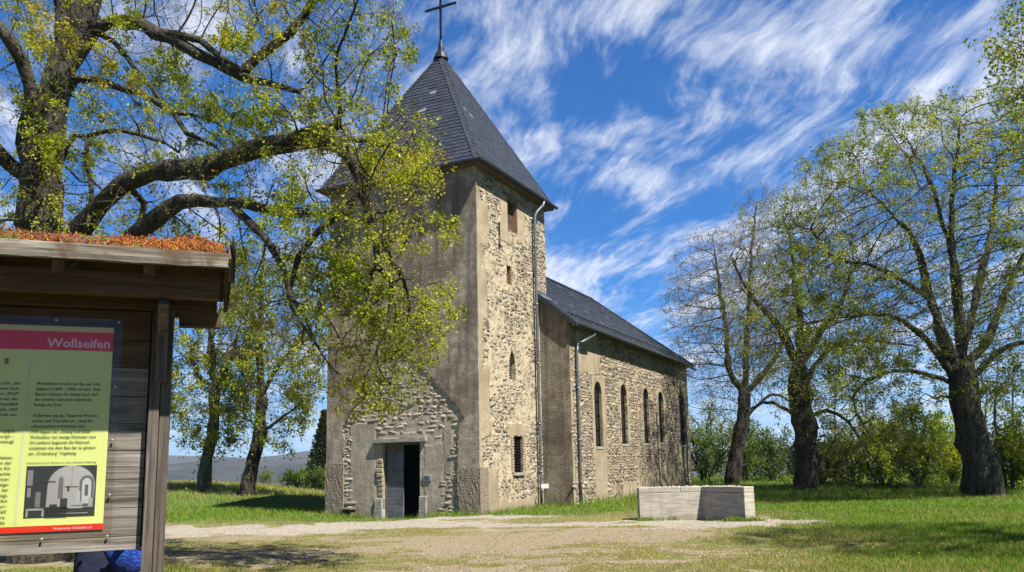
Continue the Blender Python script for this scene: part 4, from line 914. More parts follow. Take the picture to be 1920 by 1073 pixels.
for i in range(90):
    foot = foot1 if i % 2 else foot2; a, b_, c_, d_ = foot; q, r_ = random.random()*(.80 if foot is foot2 else 1), random.uniform(.08, .92); p = lerp(lerp(a, b_, q), lerp(d_, c_, q), r_)
    s_ = random.uniform(.011, .024); o = bpy.data.objects.new('pebble', pebme); COL.objects.link(o); o.location = (p[0], p[1], gm+MZ+s_*.5); o.scale = (s_*random.uniform(.8, 1.4), s_, s_*.65); o.rotation_euler = (0, 0, random.random()*6)
    tag(o, 'small pale pebble lying on the flat top of the stone monument', 'pebble', 'pebbles on the monument')
# little notice on a stake by the downpipe
q = at(1024, 950, 30.2); np_ = empty('notice_stake', (q[0], q[1], g1(q[0], q[1]))); tag(np_, 'small white notice on a leaning wooden stake beside the tower downpipe', 'notice')
bm = bmesh.new(); beam(bm, (.08, 0, -.2), (-.02, 0, .78), .05, .06); bmobj('stake', bm, M_wood_z, np_)
bm = bmesh.new(); box(bm, -.16, .11, -.04, -.028, .66, .82); bmobj('notice_plate', bm, simple('white_sheet', (.75, .75, .78), .5, 0, .03), np_)

ALB = .62
# ------------------------------------------------------------------ trees
def grow(nodes, parents, attr, step, infl, kill, iters, bias=(0, 0, .1), jit=.18, seed=1):
    """space colonisation from a given skeleton"""
    r = np.random.default_rng(seed); P = [np.array(n, float) for n in nodes]; par = list(parents); A_ = np.array(attr, float); bias = np.array(bias)
    Pn = np.array(P); best = np.full(len(A_), 1e9); bi = np.zeros(len(A_), int)
    def upd(i0):
        for a in range(i0, len(P), 64):
            Q = np.array(P[a:a+64]); d = np.linalg.norm(A_[:, None]-Q[None], axis=2); k = d.argmin(1); dm_ = d[np.arange(len(A_)), k]
            m_ = dm_ < best; best[m_] = dm_[m_]; bi[m_] = k[m_]+a
    upd(0); kids = {}
    for it in range(iters):
        keep = best > kill; A_, best, bi = A_[keep], best[keep], bi[keep]
        if len(A_) == 0: break
        act = best < infl
        if not act.any(): act = best <= best.min()+step
        ids = bi[act]; dv = A_[act]-np.array(P)[ids]; dv /= np.linalg.norm(dv, axis=1)[:, None]
        u, inv = np.unique(ids, return_inverse=True); S = np.zeros((len(u), 3)); np.add.at(S, inv, dv)
        n0 = len(P)
        for k, i in enumerate(u):
            s_ = S[k]; l = np.linalg.norm(s_); c = kids.get(i, 0)
            if c > 3: continue
            d_ = s_/l if l > 1e-6 else r.normal(size=3)
            if par[i] >= 0:
                pd_ = P[i]-P[par[i]]; pd_ = pd_/(np.linalg.norm(pd_)+1e-9); d_ = d_+.45*pd_
            d_ = d_+bias+r.normal(size=3)*jit; d_ /= np.linalg.norm(d_)
            kids[i] = c+1; P.append(P[i]+d_*step*r.uniform(.8, 1.15)); par.append(int(i))
        if len(P) == n0: break
        upd(n0)
    return np.array(P), np.array(par)
def radii(P, par, R0, rt, rmin=None):
    n = len(P); tips = np.zeros(n); ch = np.zeros(n, int)
    for i in range(n):
        if par[i] >= 0: ch[par[i]] += 1
    order = np.arange(n)[::-1]; tips[ch == 0] = 1
    for i in order:
        if par[i] >= 0: tips[par[i]] += tips[i]
    p = math.log(max(tips[0], 2))/math.log(R0/rt); r = rt*tips**(1/p)
    if rmin is not None: r[:len(rmin)] = np.maximum(r[:len(rmin)], rmin)
    main = np.full(n, -1)
    for i in range(n):
        if par[i] >= 0 and (main[par[i]] < 0 or r[i] > r[main[par[i]]]): main[par[i]] = i
    return r, main, ch
def tubes(a, b_, ra, rb, k, ta=None, tb=None, rough=0.):
    """frusta between points; ta, tb the ring axes at both ends"""
    ref = np.array([.93, .35, .11])
    def ring(c, r, t_):
        s_ = np.cross(t_, ref); s_ /= np.linalg.norm(s_, axis=1)[:, None]+1e-9; u_ = np.cross(t_, s_)
        an = np.arange(k)*2*math.pi/k; off = (np.cos(an)[None, :, None]*s_[:, None]+np.sin(an)[None, :, None]*u_[:, None])
        rr = r[:, None, None]
        if rough:
            q = c[:, None]+off*rr*.6; nz = vnoise(q[..., 0]*4.1+q[..., 1]*2.3, q[..., 2]*1.5, 3)-.5+(vnoise(q[..., 0]*11+q[..., 1]*9, q[..., 2]*3.2, 4)-.5)*.5
            rr = rr*(1+rough*nz[..., None])
        return c[:, None]+off*rr
    t_ = b_-a; t_ = t_/(np.linalg.norm(t_, axis=1)[:, None]+1e-9); ta = t_ if ta is None else ta; tb = t_ if tb is None else tb
    V = np.concatenate([ring(a, ra, ta), ring(b_, rb, tb)], 1).reshape(-1, 3)
    n = len(a); base = (np.arange(n)*2*k)[:, None]; j = np.arange(k)[None]; j2 = (j+1) % k
    F_ = np.stack([base+j, base+j2, base+k+j2, base+k+j], 2).reshape(-1, 4)
    return V, F_
def limbs(name, P, par, r, main, mat, parent, tw=None):
    n = len(P); idx = np.where(par >= 0)[0]; pa_ = par[idx]; d_ = P[idx]-P[pa_]; d_ = d_/(np.linalg.norm(d_, axis=1)[:, None]+1e-9)
    tan = np.zeros((n, 3)); tan[idx] += d_
    mi = np.where(main >= 0)[0]; dm_ = P[main[mi]]-P[mi]; tan[mi] += dm_/(np.linalg.norm(dm_, axis=1)[:, None]+1e-9)
    tan /= np.linalg.norm(tan, axis=1)[:, None]+1e-9
    ism = main[pa_] == idx
    ra = np.where(ism, r[pa_], np.minimum(r[idx]*1.25, r[pa_])); ta = np.where(ism[:, None], tan[pa_], d_)
    Vs, Fs, nb = [], [], 0
    for lo, hi, k, rg in ((.10, 9, 18, .6), (.03, .10, 7, .2), (0, .03, 4, 0)):
        s_ = (r[idx] >= lo) & (r[idx] < hi)
        if not s_.any(): continue
        V, F_ = tubes(P[pa_][s_], P[idx][s_], ra[s_], r[idx][s_], k, ta[s_], tan[idx][s_], rg); Vs.append(V); Fs.append(F_+nb); nb += len(V)
    if tw is not None and len(tw[0]):
        V, F_ = tubes(tw[0], tw[1], tw[2], tw[3], 3); Vs.append(V); Fs.append(F_+nb)
    ob = npmesh(name, np.concatenate(Vs), np.concatenate(Fs), mat, parent, None, True)
    if tw is not None and len(tw[0]) and len(ob.data.polygons) == sum(len(f) for f in Fs):
        ob.data.materials.append(M_twig); mi_ = np.zeros(len(ob.data.polygons), np.int32); mi_[-len(Fs[-1]):] = 1; ob.data.polygons.foreach_set('material_index', mi_)
    return ob
def twigs(an, dr, L, r0, droop, seed, segs=3, kids=2):
    """fine curved twigs; returns segments and points along them for leaves"""
    r = np.random.default_rng(seed); A_, B_, RA, RB, LP = [], [], [], [], []
    def go(p, d_, L, r0, segs, kids):
        n = len(p)
        if n == 0: return
        Ls = L*r.uniform(.6, 1.3, n)[:, None]/segs; q = p; rr = r0
        for k in range(segs):
            d_ = d_+r.normal(size=(n, 3))*.22+np.array([0, 0, -droop]); d_ = d_/np.linalg.norm(d_, axis=1)[:, None]
            q2 = q+d_*Ls; A_.append(q); B_.append(q2); RA.append(np.full(n, rr)); rr *= .75; RB.append(np.full(n, rr)); LP.append(q2)
            if kids: 
                for _ in range(kids):
                    sel = r.random(n) < .6; go(q2[sel], d_[sel]*.6+r.normal(size=(sel.sum(), 3))*.55, L*.5, rr*.8, 2, 0)
            q = q2
    go(np.array(an), np.array(dr), L, r0, segs, kids)
    return np.concatenate(A_), np.concatenate(B_), np.concatenate(RA), np.concatenate(RB), np.concatenate(LP)
def leaves(name, pts, size, pal, mat, parent, seed, spread=.05, hang=.55):
    r = np.random.default_rng(seed); n = len(pts); c = pts+r.normal(size=(n, 3))*spread
    ax = r.normal(size=(n, 3)); ax[:, 2] -= hang; ax /= np.linalg.norm(ax, axis=1)[:, None]
    sd = np.cross(ax, r.normal(size=(n, 3))); sd /= np.linalg.norm(sd, axis=1)[:, None]; nn = np.cross(ax, sd)
    s_ = (size*r.uniform(.4, 1.3, n))[:, None]; f_ = r.uniform(.05, .3, n)[:, None]
    V = np.stack([c, c+ax*s_*.45+sd*s_*.42+nn*s_*f_, c+ax*s_, c+ax*s_*.45-sd*s_*.42+nn*s_*f_], 1).reshape(-1, 3)
    i4 = np.arange(n)*4; F_ = np.concatenate([np.stack([i4, i4+1, i4+2], 1), np.stack([i4, i4+2, i4+3], 1)])
    pal = np.array(pal); nz = fbm(c[:, 0]*.7+c[:, 2]*.5, c[:, 1]*.7-c[:, 2]*.6, 3, seed); q = np.clip((nz-.5)*2.2+.5+r.normal(0, .22, n), 0, .999)*(len(pal)-1)
    k = q.astype(int); w_ = (q-k)[:, None]; col = (pal[k]*(1-w_)+pal[np.minimum(k+1, len(pal)-1)]*w_)*r.uniform(.75, 1.2, (n, 1))
    return npmesh(name, V, F_, mat, parent, np.repeat(col, 4, 0))
def chain(spec):
    """spec: list of limbs, each (index of the limb and point it leaves, or None; points; radii)"""
    nodes, par, rm, ids = [], [], [], []
    for at0, pts, rads in spec:
        p0 = -1 if at0 is None else ids[at0[0]][at0[1]]; mine = []
        if at0 is not None: pts = [nodes[p0]]+[np.array(p) for p in pts]; rads = [rads[0]]+list(rads)
        pts = [np.array(p, float) for p in pts]
        for i, p in enumerate(pts):
            if i == 0 and at0 is not None: mine.append(p0); continue
            if i > 0:                                    # subdivide with a little wander
                q = pts[i-1]; m_ = max(1, int(np.linalg.norm(p-q)/.33)); pv = mine[-1]
                pm1 = pts[i-2] if i > 1 else q-(p-q); pp1 = pts[i+1] if i+1 < len(pts) else p+(p-q)
                for k in range(1, m_+1):
                    s_ = k/m_; cc = .5*((2*q)+(p-pm1)*s_+(2*pm1-5*q+4*p-pp1)*s_*s_+(3*q-pm1-3*p+pp1)*s_**3)
                    nodes.append(cc+(rng.normal(size=3)*.026 if k < m_ else 0)); par.append(pv); pv = len(nodes)-1; rm.append(rads[i-1]+(rads[i]-rads[i-1])*s_)
                mine.append(pv)
            else: nodes.append(p); par.append(-1); rm.append(rads[0]); mine.append(0)
        ids.append(mine)
    return nodes, par, np.array(rm)
def plant_tree(name, label, cat, group, base, spec, attr, step, infl, kill, R0, rt, twig, leaf, pal, bark, seed, bias=(0, 0, .1), iters=140, trunk_leaves=0, mind=None):
    """a whole tree: trunk and limbs in one mesh, foliage in another"""
    nodes, par, rm = chain(spec); P, pr = grow(nodes, par, attr, step, infl, kill, iters, bias, seed=seed); r, main, ch = radii(P, pr, R0, rt, rm)
    for _ in range(2):                                   # soften zigzags of the grown part
        Q = P.copy(); ix = np.array([i for i in range(len(rm), len(P)) if main[i] >= 0]); 
        if len(ix): Q[ix] = .5*P[ix]+.25*P[pr[ix]]+.25*P[main[ix]]
        P = Q
    rg = np.random.default_rng(seed+5)
    root = empty(name, base); tag(root, label, cat, group); b3 = np.array(base)
    L, per_tip, per_mid, tr, droop = twig
    d_ = np.zeros_like(P); ok = pr >= 0; d_[ok] = P[ok]-P[pr[ok]]; d_ /= np.linalg.norm(d_, axis=1)[:, None]+1e-9
    thin = np.where((r < max(rt*6, .03)) & ok)[0]; rep = np.where(ch[thin] == 0, per_tip, 0)+(rg.random(len(thin)) < per_mid)
    an = np.repeat(thin, rep.astype(int)); dr = d_[an]*.7+rg.normal(size=(len(an), 3))*.5
    A_, B_, ra, rb, lp = twigs(P[an], dr, L, tr, droop, seed)
    limbs('trunk', P-b3, pr, r, main, bark, root, (A_-b3, B_-b3, ra, rb))
    size, cnt, spread, hang = leaf; shell = mind if isinstance(mind, tuple) else None; mind = None if shell else mind
    cw = np.clip((fbm(lp[:, 0]*2.1+lp[:, 1]*1.3, lp[:, 2]*2.1-lp[:, 1], 3, seed+40)-.40)*4.6, .04, 1.3); m_ = rg.poisson(cnt*7.*cw)*(rg.random(len(lp)) < .36); pts = np.repeat(lp, m_, 0)
    if trunk_leaves:
        big = np.where(r > .05)[0]; ex = rg.choice(big, trunk_leaves); pts = np.concatenate([pts, P[ex]+rg.normal(size=(trunk_leaves, 3))*(r[ex]*1.1)[:, None]+rg.normal(size=(trunk_leaves, 3))*.12])
    if shell:                                            # leaf is out on the sunny outside first
        q_ = np.linalg.norm((pts-np.array(shell[0]))/np.array(shell[1]), axis=1); pts = pts[rg.random(len(pts)) < np.clip((q_-shell[2])/.30, shell[3], 1)*np.where(q_ > 1.12, .45, 1)]
    if mind is not None: pts = pts[mind(pts, rg)]
    if len(pts): leaves('crown', pts-b3, size, pal, M_leaf, root, seed+9, spread, hang)
    return root
def dome(c, rad, n, pw=.42, zmin=-1, seed=1, flat_=.0):
    r = np.random.default_rng(seed); v = r.normal(size=(n*2, 3)); v /= np.linalg.norm(v, axis=1)[:, None]; v *= (r.random(len(v))**pw)[:, None]
    v = v[v[:, 2] > zmin][:n]; lump = 1+.13*(fbm(v[:, 0]*2.2+9, v[:, 2]*2.2+v[:, 1]*1.7, 3, seed)-.5)*2
    return np.array(c)+v*np.array(rad)*lump[:, None]
YG = [(.22, .27, .012), (.35, .40, .02), (.47, .50, .03), (.52, .49, .04), (.48, .38, .04)]
GR = [(.15, .20, .012), (.22, .275, .016), (.30, .345, .022), (.38, .385, .03)]
BR = [(.17, .11, .06), (.22, .14, .08), (.17, .175, .04), (.24, .25, .04)]
# --- great lime behind the notice board, limbs reaching over to the tower
TY = 15.0
def L(pts, y0, y1=None):
    y1 = y0 if y1 is None else y1; n = len(pts)-1
    return [at(px, py, y0+(y1-y0)*i/max(n, 1)) for i, (px, py) in enumerate(pts)]
bse = at(84, 900, TY); bse = np.array([bse[0], TY, g1(bse[0], TY)])
TR = [tuple(bse-np.array([0, 0, .2]))]+L([(82, 800), (80, 640), (76, 500), (76, 420), (73, 350)], TY)
spec = [(None, TR, [.62, .48, .42, .37, .35, .37]),
  ((0, 5), L([(95, 240), (108, 160), (118, 90)], TY), [.30, .25, .23, .21]),
  ((1, 2), L([(160, 20), (190, -70), (230, -200), (250, -330)], TY, TY+1), [.2, .19, .15, .1, .05]),
  ((1, 2), L([(118, 0), (100, -120), (60, -260)], TY, TY+.6), [.16, .14, .1, .05]),
  ((0, 5), L([(52, 270), (62, 200), (40, 110), (-10, 40), (-80, -60)], TY, TY-1), [.19, .15, .13, .10, .07, .04]),
  ((0, 5), L([(20, 310), (-30, 260), (-110, 200), (-220, 150)], TY, TY-1.5), [.15, .12, .1, .07, .04]),
  # low limb rising over the roof and out to the tower
  ((0, 2), L([(110, 520), (150, 432), (188, 385), (235, 345), (285, 322), (350, 318), (420, 300), (480, 278), (545, 268), (598, 254), (632, 236)], TY, TY-2.0), [.22, .18, .155, .14, .128, .12, .112, .104, .096, .09, .082, .055]),
  ((6, 10), L([(640, 275), (662, 300), (682, 350), (694, 400), (720, 455), (757, 522)], TY-2.0, TY-2.5), [.085, .075, .065, .058, .05, .045, .03]),
  ((6, 10), L([(640, 262), (690, 262), (745, 280), (800, 310)], TY-2.0, TY-1.8), [.05, .04, .032, .025, .015]),
  ((7, 4), L([(705, 440), (708, 500), (735, 530)], TY-2.4, TY-2.7), [.045, .04, .03, .02]),
  ((7, 3), L([(640, 400), (600, 430), (560, 480), (540, 560)], TY-2.3, TY-1.6), [.04, .035, .03, .022, .012]),
  # second low limb
  ((0, 2), L([(160, 540), (225, 465), (268, 430), (310, 395), (370, 376), (430, 380), (495, 392), (560, 402), (620, 402)], TY, TY-2.2), [.17, .15, .135, .125, .115, .10, .09, .075, .06, .04]),
  ((11, 6), L([(470, 420), (500, 450), (530, 500), (545, 560)], TY-1.65, TY-2.), [.07, .06, .05, .04, .02]),
  # upper right limbs
  ((1, 2), L([(180, 60), (240, 42), (290, 62), (340, 84), (400, 116), (450, 142), (510, 158), (560, 172)], TY, TY-1), [.13, .12, .11, .10, .09, .08, .065, .05, .03]),
  ((13, 3), L([(330, 65), (375, 75), (410, 105), (450, 130)], TY-.4, TY-.9), [.08, .07, .06, .05, .03]),
  ((13, 6), L([(480, 110), (520, 80), (570, 30), (610, -40)], TY-.8, TY-1.), [.06, .05, .045, .035, .02]),
  ((1, 1), L([(140, 150), (180, 148), (228, 166), (290, 190), (325, 212), (350, 250), (400, 272)], TY, TY-.8), [.085, .08, .07, .06, .055, .045, .035, .02]),
  ((16, 5), L([(360, 215), (400, 225), (440, 260)], TY-.6, TY-1), [.035, .03, .025, .012]),
  ((13, 1), L([(215, 80), (250, 125), (285, 165), (320, 210)], TY, TY-.5), [.05, .045, .04, .03, .02]),
  ((1, 0), L([(140, 255), (165, 255), (230, 245), (290, 262), (335, 285)], TY, TY-1), [.05, .045, .04, .035, .028, .015]),
  ((2, 2), L([(300, -60), (400, -40), (520, -60), (640, -30)], TY+.6, TY+1.6), [.12, .1, .08, .06, .03]),
  ((6, 4), L([(270, 380), (262, 440)], TY, TY+.2), [.06, .05, .03]),
  ((19, 2), L([(160, 300), (172, 360), (165, 420)], TY-.3, TY-.5), [.045, .04, .035, .02]),
]
def inpoly(px, py, poly):
    ins = np.zeros(len(px), bool); j = len(poly)-1
    for i in range(len(poly)):
        (xi, yi), (xj, yj) = poly[i], poly[j]; c = ((yi > py) != (yj > py)) & (px < (xj-xi)*(py-yi)/(yj-yi+1e-9)+xi); ins ^= c; j = i
    return ins
# the crown's own outline seen from the path: ragged right edge, hanging curtain before the tower
POLY = [(-500, -420), (560, -420), (690, -220), (735, -60), (750, 15), (778, 78), (742, 130), (720, 190), (800, 228), (832, 315), (810, 365), (828, 430), (770, 470), (752, 505), (822, 520), (834, 590), (812, 650), (760, 690), (770, 720), (688, 745), (640, 770), (600, 730), (560, 740), (520, 640), (470, 600), (420, 560), (330, 540), (200, 470), (60, 460), (-200, 520), (-500, 480)]
q = rng.uniform((-500, -420), (850, 790), (16000, 2)); q = q[inpoly(q[:, 0], q[:, 1], POLY)]
wt = np.where(q[:, 0] > 560, np.where(q[:, 1] > 190, 1.4, .7), np.where(q[:, 1] < 0, .22, .42)); wt = np.where((q[:, 0] < 60), .25, wt); wt = wt*(.35+1.3*fbm(q[:, 0]/70, q[:, 1]/55, 2, 91))
q = q[rng.random(len(q)) < wt*.95]
yy = TY+rng.normal(0, .8, len(q))-.1-2.0*sstep(250, 620, q[:, 0])
att = np.array([at(a, b_, y) for (a, b_), y in zip(q, yy)])
far = dome((bse[0]-1.5, TY+2.8, 9.5), (6, 3.2, 5.5), 260, .4, -.5, 6); att = np.concatenate([att, far])
def cut(pts, rg): # bare gaps: foliage is patchy
    return rg.random(len(pts)) < np.clip((fbm(pts[:, 0]*1.3+pts[:, 1]*.4, pts[:, 2]*1.3, 3, 61)-.30)*3.2, .12, 1)
plant_tree('lime_tree', 'huge old lime tree behind the notice board, mossy limbs arching towards the tower', 'tree', 'lime trees round the church', tuple(bse), spec, att, .15, 1.3, .165, .42, .0040,
           (.32, 2, .34, .0036, .16), (.047, 2.7, .04, .8), YG, M_bark, 11, (0, 0, -.06), 150, 1500, cut)
# --- right hand limes
def rtree(name, label, group, y, basepx, trunkpx, rads, forks, crown, n, R0, seed, twig, leaf, pal, step=.42, rt=.008, kill=.5, bark=None, tl=300, zmin=-.75, pw=.42, extra=None, mind=None, bias=(0, 0, .06), iters=120):
    b0 = at(basepx[0], basepx[1], y); bb = np.array([b0[0], y, g1(b0[0], y)])
    sp2 = [(None, [tuple(bb-np.array([0, 0, .15])), tuple(bb+np.array([0, 0, .05]))]+L(trunkpx, y), rads)]+[((f[0], f[1]), L(f[2], y, y+f[4]), [v*(.74-.52*i/(len(f[3])-1)) for i, v in enumerate(f[3])]) for f in forks]
    cx_, cy_, hw, hh_ = crown; c = at(cx_, cy_, y); k = y/F_PX
    att = dome(c, (hw*k, hw*k*.85, hh_*k), n, pw, zmin, seed)
    if extra is not None: att = np.concatenate([att]+[dome(at(e_[0], e_[1], y+e_[5]), (e_[2]*k, e_[2]*k*.8, e_[3]*k), e_[4], .5, -1, seed+3) for e_ in extra])
    return plant_tree(name, label, 'tree', group, tuple(bb), sp2, att, step, 6., kill, R0, rt, twig, leaf, pal, bark or M_bark, seed, bias, iters, tl, mind or (tuple(c), (hw*k, hw*k*.85, hh_*k), .74, .07))
rtree('lime_tree', 'tallest lime on the right with thick gnarled pale footed trunk and wide domed crown', 'lime trees round the church', 30.5, (1848, 932),
      [(1832, 850), (1815, 790), (1806, 730), (1800, 690)], [.92, .68, .53, .48, .45, .44],
      [(0, 5, [(1770, 640), (1745, 560), (1722, 470), (1690, 420), (1640, 370)], [.26, .24, .2, .16, .11, .06], 1), (0, 5, [(1800, 610), (1790, 500), (1785, 400), (1795, 290), (1800, 220)], [.26, .22, .18, .14, .09, .05], -1),
       (0, 5, [(1850, 640), (1880, 560), (1930, 460), (1980, 380)], [.22, .2, .16, .12, .06], .6), (0, 4, [(1740, 640), (1680, 595), (1620, 590), (1550, 600)], [.17, .15, .12, .09, .05], -1),
       (0, 4, [(1870, 660), (1930, 640), (2010, 650)], [.15, .12, .1, .05], -.8), (0, 3, [(1780, 745), (1755, 748), (1735, 738)], [.1, .08, .06, .04], -.7), (1, 2, [(1700, 530), (1640, 500), (1560, 480), (1520, 430)], [.13, .11, .09, .06, .03], -1),
       (0, 4, [(1730, 700), (1660, 700), (1600, 745), (1640, 830), (1700, 912)], [.11, .1, .08, .06, .045, .02], -1.5), (2, 2, [(1740, 330), (1700, 260)], [.1, .08, .04], 1.5), (0, 5, [(1830, 560), (1860, 420), (1870, 300)], [.2, .16, .12, .06], 2)],
      (1785, 455, 312, 300), 6600, .26, 21, (.42, 2, .55, .007, -.03), (.075, 2.4, .08, .1), GR, step=.26, kill=.32, rt=.007, pw=.27, extra=[(1560, 620, 190, 170, 700, -1.), (1660, 800, 110, 100, 260, -1.5), (1900, 700, 140, 110, 350, 0)])
rtree('lime_tree', 'dark forked lime between the tall domed lime and the slim brown tree', 'lime trees round the church', 36, (1512, 920),
      [(1512, 850), (1506, 790), (1500, 730), (1500, 690)], [.62, .47, .44, .45, .43, .38],
      [(0, 5, [(1470, 630), (1440, 590), (1400, 540), (1370, 480)], [.26, .22, .18, .12, .06], 1), (0, 5, [(1540, 620), (1580, 560), (1600, 490)], [.24, .2, .16, .08], -.5), (0, 5, [(1500, 600), (1490, 520), (1480, 430)], [.22, .18, .13, .07], .6),
       (0, 4, [(1560, 650), (1640, 640), (1720, 650)], [.15, .12, .09, .05], -1), (0, 3, [(1550, 770), (1590, 790), (1630, 850), (1680, 905), (1740, 920)], [.12, .1, .08, .07, .05, .03], -1.4), (0, 3, [(1450, 755), (1400, 770)], [.1, .08, .04], -1)],
      (1500, 570, 165, 215), 3900, .26, 22, (.45, 2, .6, .008, .0), (.075, .85, .09, .2), GR, step=.28, kill=.36, extra=[(1470, 470, 90, 75, 450, 0), (1590, 760, 120, 90, 300, -1)], tl=700)
rtree('lime_tree', 'slim lime nearest the nave end with sparse brown budding twigs', 'lime trees round the church', 42, (1374, 906),
      [(1380, 850), (1392, 790), (1396, 740)], [.44, .36, .33, .31, .29],
      [(0, 4, [(1366, 690), (1362, 620), (1350, 540), (1340, 470)], [.19, .16, .13, .09, .05], .5), (0, 4, [(1400, 650), (1405, 560), (1410, 460), (1420, 380)], [.2, .17, .14, .1, .05], 0), (0, 4, [(1440, 690), (1470, 640), (1490, 560)], [.19, .16, .12, .06], -.5), (0, 3, [(1450, 740), (1500, 770)], [.1, .07, .04], -.6)],
      (1375, 590, 126, 180), 4300, .24, 23, (.55, 2, .7, .009, -.04), (.07, .42, .10, .2), BR, step=.28, kill=.34, extra=[(1425, 400, 45, 52, 260, 0), (1340, 740, 70, 60, 200, -.5)], tl=600)
rtree('lime_tree', 'lime rooted beyond the frame on the right whose dark tips enter above the domed lime', 'lime trees round the church', 12., (2440, 1060),
      [(2400, 700), (2390, 500), (2380, 350)], [.55, .45, .4, .36, .3],
      [(0, 4, [(2250, 230), (2100, 150)], [.15, .1, .05], 0), (0, 4, [(2400, 150), (2450, -50)], [.2, .15, .08], 0), (0, 3, [(2250, 400), (2150, 330)], [.12, .1, .05], -1)],
      (2320, 60, 450, 330), 2600, .4, 24, (.5, 3, .5, .006, .0), (.058, 2.6, .08, .3), GR, rt=.006, tl=0, step=.3, kill=.4)
# --- two limes beyond the path on the left
CURT = (.55, 3, .7, .009, .12)
rtree('lime_tree', 'leaning lime on the bank just right of the notice board post, yellow leaves low down', 'lime trees round the church', 38, (382, 912), [(388, 860), (400, 800), (402, 730)], [.36, .29, .26, .22, .18],
      [(0, 4, [(395, 640), (400, 540), (405, 460)], [.22, .17, .12, .06], .5), (0, 4, [(430, 680), (450, 620)], [.12, .09, .05], -.5), (0, 4, [(370, 700), (350, 640)], [.12, .09, .05], -.5)],
      (392, 640, 85, 215), 1900, .24, 31, CURT, (.11, 2.0, .10, .5), YG[:4], tl=1500, bark=M_bark2, zmin=-.95, step=.28, kill=.36)
rtree('lime_tree', 'leaning lime on the bank with dark forked foot, nearer the tower than its twin', 'lime trees round the church', 37, (464, 910), [(474, 860), (488, 810), (490, 740)], [.38, .30, .27, .22, .18],
      [(0, 4, [(488, 640), (490, 540), (495, 460)], [.22, .17, .12, .06], .5), (0, 4, [(520, 690), (560, 640), (590, 600)], [.13, .1, .07, .04], -.5), (0, 3, [(520, 790), (560, 760)], [.09, .07, .04], -.3), (0, 4, [(455, 700), (440, 640)], [.12, .09, .05], .5)],
      (510, 630, 95, 215), 2100, .25, 32, CURT, (.11, 1.8, .10, .5), YG[:4], tl=1300, bark=M_bark, zmin=-.95, step=.28, kill=.36)
# --- spruce half hidden by the tower
sb = at(606, 905, 56); sb[2] = g1(sb[0], 56); spr = empty('spruce_tree', tuple(sb)); tag(spr, 'dark pointed spruce half hidden by the left edge of the tower', 'tree')
bm = bmesh.new(); tube(bm, [(0, 0, -.3), (0, 0, 2.4), (.05, 0, 4.7)], [.16, .1, .02], 8); bmobj('trunk', bm, M_bark2, spr)
n = 9000; h_ = rng.random(n)**.8; a = rng.random(n)*6.283; layer = (np.floor(h_*13)+.5)/13; rr = (1-h_)*1.45*rng.random(n)**.5+.05; z = 4.9*layer+.3-rr*.25+rng.normal(0, .09, n)
leaves('crown', np.stack([np.cos(a)*rr, np.sin(a)*rr, z], 1), .16, [(.02, .032, .010), (.04, .06, .014), (.09, .09, .025)], M_leaf, spr, 77, .04, .3)
# --- shrubs
def shrub(label, group, px, py, y, hw, ht, n, pal, seed, size=.09, name='shrub', stems=7):
    n = int(n*1.45); size *= 1.2; b0 = at(px, py, y); bb = (b0[0], y, g1(b0[0], y)); k = y/F_PX; o = empty(name, bb); tag(o, label, 'shrub', group)
    r = np.random.default_rng(seed); w_, h2 = hw*k, ht*k
    nd, pr_, rm_ = [np.zeros(3)], [-1], [.03]
    for i in range(stems):
        a = r.random()*6.283; p = np.array([math.cos(a), math.sin(a), 0])*r.random()*w_*.35; nd.append(p); pr_.append(-1); 
    at2 = dome((0, 0, h2*.5), (w_, w_*.7, h2*.52), 150, .45, -1, seed)
    P, pr2 = grow(nd, pr_, at2, .22, 5, .25, 40, (0, 0, .3), .25, seed); rr_, mn, ch = radii(P, pr2, .05, .006); rr_ = np.minimum(rr_, .05)
    tip = np.where(pr2 >= 0)[0]; d_ = P[tip]-P[pr2[tip]]; d_ /= np.linalg.norm(d_, axis=1)[:, None]
    rep = np.repeat(np.arange(len(tip)), 2)
    A_, B_, ra, rb, lp = twigs(P[tip][rep], d_[rep]+r.normal(size=(len(rep), 3))*.4, .4, .006, -.05, seed)
    limbs('stems', P, pr2, rr_, mn, M_bark2, o, (A_, B_, ra, rb))
    pts = lp[r.integers(0, len(lp), n)]; pts = pts[pts[:, 2] > .02]; leaves('foliage', pts, size, pal, M_leaf, o, seed+2, .09, .2)
    return o
BG = [(.20, .30, .01), (.36, .48, .018), (.50, .60, .025), (.56, .55, .035)]; DG_ = [(.055, .10, .012), (.11, .19, .018), (.19, .28, .025)]; OL = [(.16, .20, .025), (.27, .31, .035), (.38, .38, .04)]
hs2 = [('dark green shrub touching the far corner of the nave', 1320, 915, 50, 45, 100, 3600, DG_), ('dark hedge shrub directly behind the slim brown lime', 1395, 918, 47, 60, 105, 4200, DG_), ('dense green shrub between the slim lime and the dark forked lime', 1450, 922, 44, 55, 95, 3800, DG_),
       ('shadowy shrub at the foot of the dark forked lime', 1540, 928, 38, 60, 85, 3000, OL), ('thin olive shrub right of the dark forked lime', 1600, 935, 40, 60, 100, 2600, OL), ('bright green shrub midway between the two thick right trunks', 1660, 935, 38, 60, 120, 4200, BG),
       ('bright yellow green shrub left of the gnarled pale footed trunk', 1725, 938, 36, 60, 150, 5200, BG), ('bright shrub hidden partly behind the gnarled pale footed trunk', 1790, 940, 38, 50, 120, 3600, BG), ('green shrub right of the gnarled pale footed trunk', 1905, 945, 34, 40, 110, 2600, OL),
       ('shrub beyond the gnarled trunk at the edge of the clearing', 1955, 950, 33, 60, 150, 3200, BG), ('pale thin leaved shrub between nave end and slim brown lime', 1335, 905, 58, 45, 150, 2600, OL)]
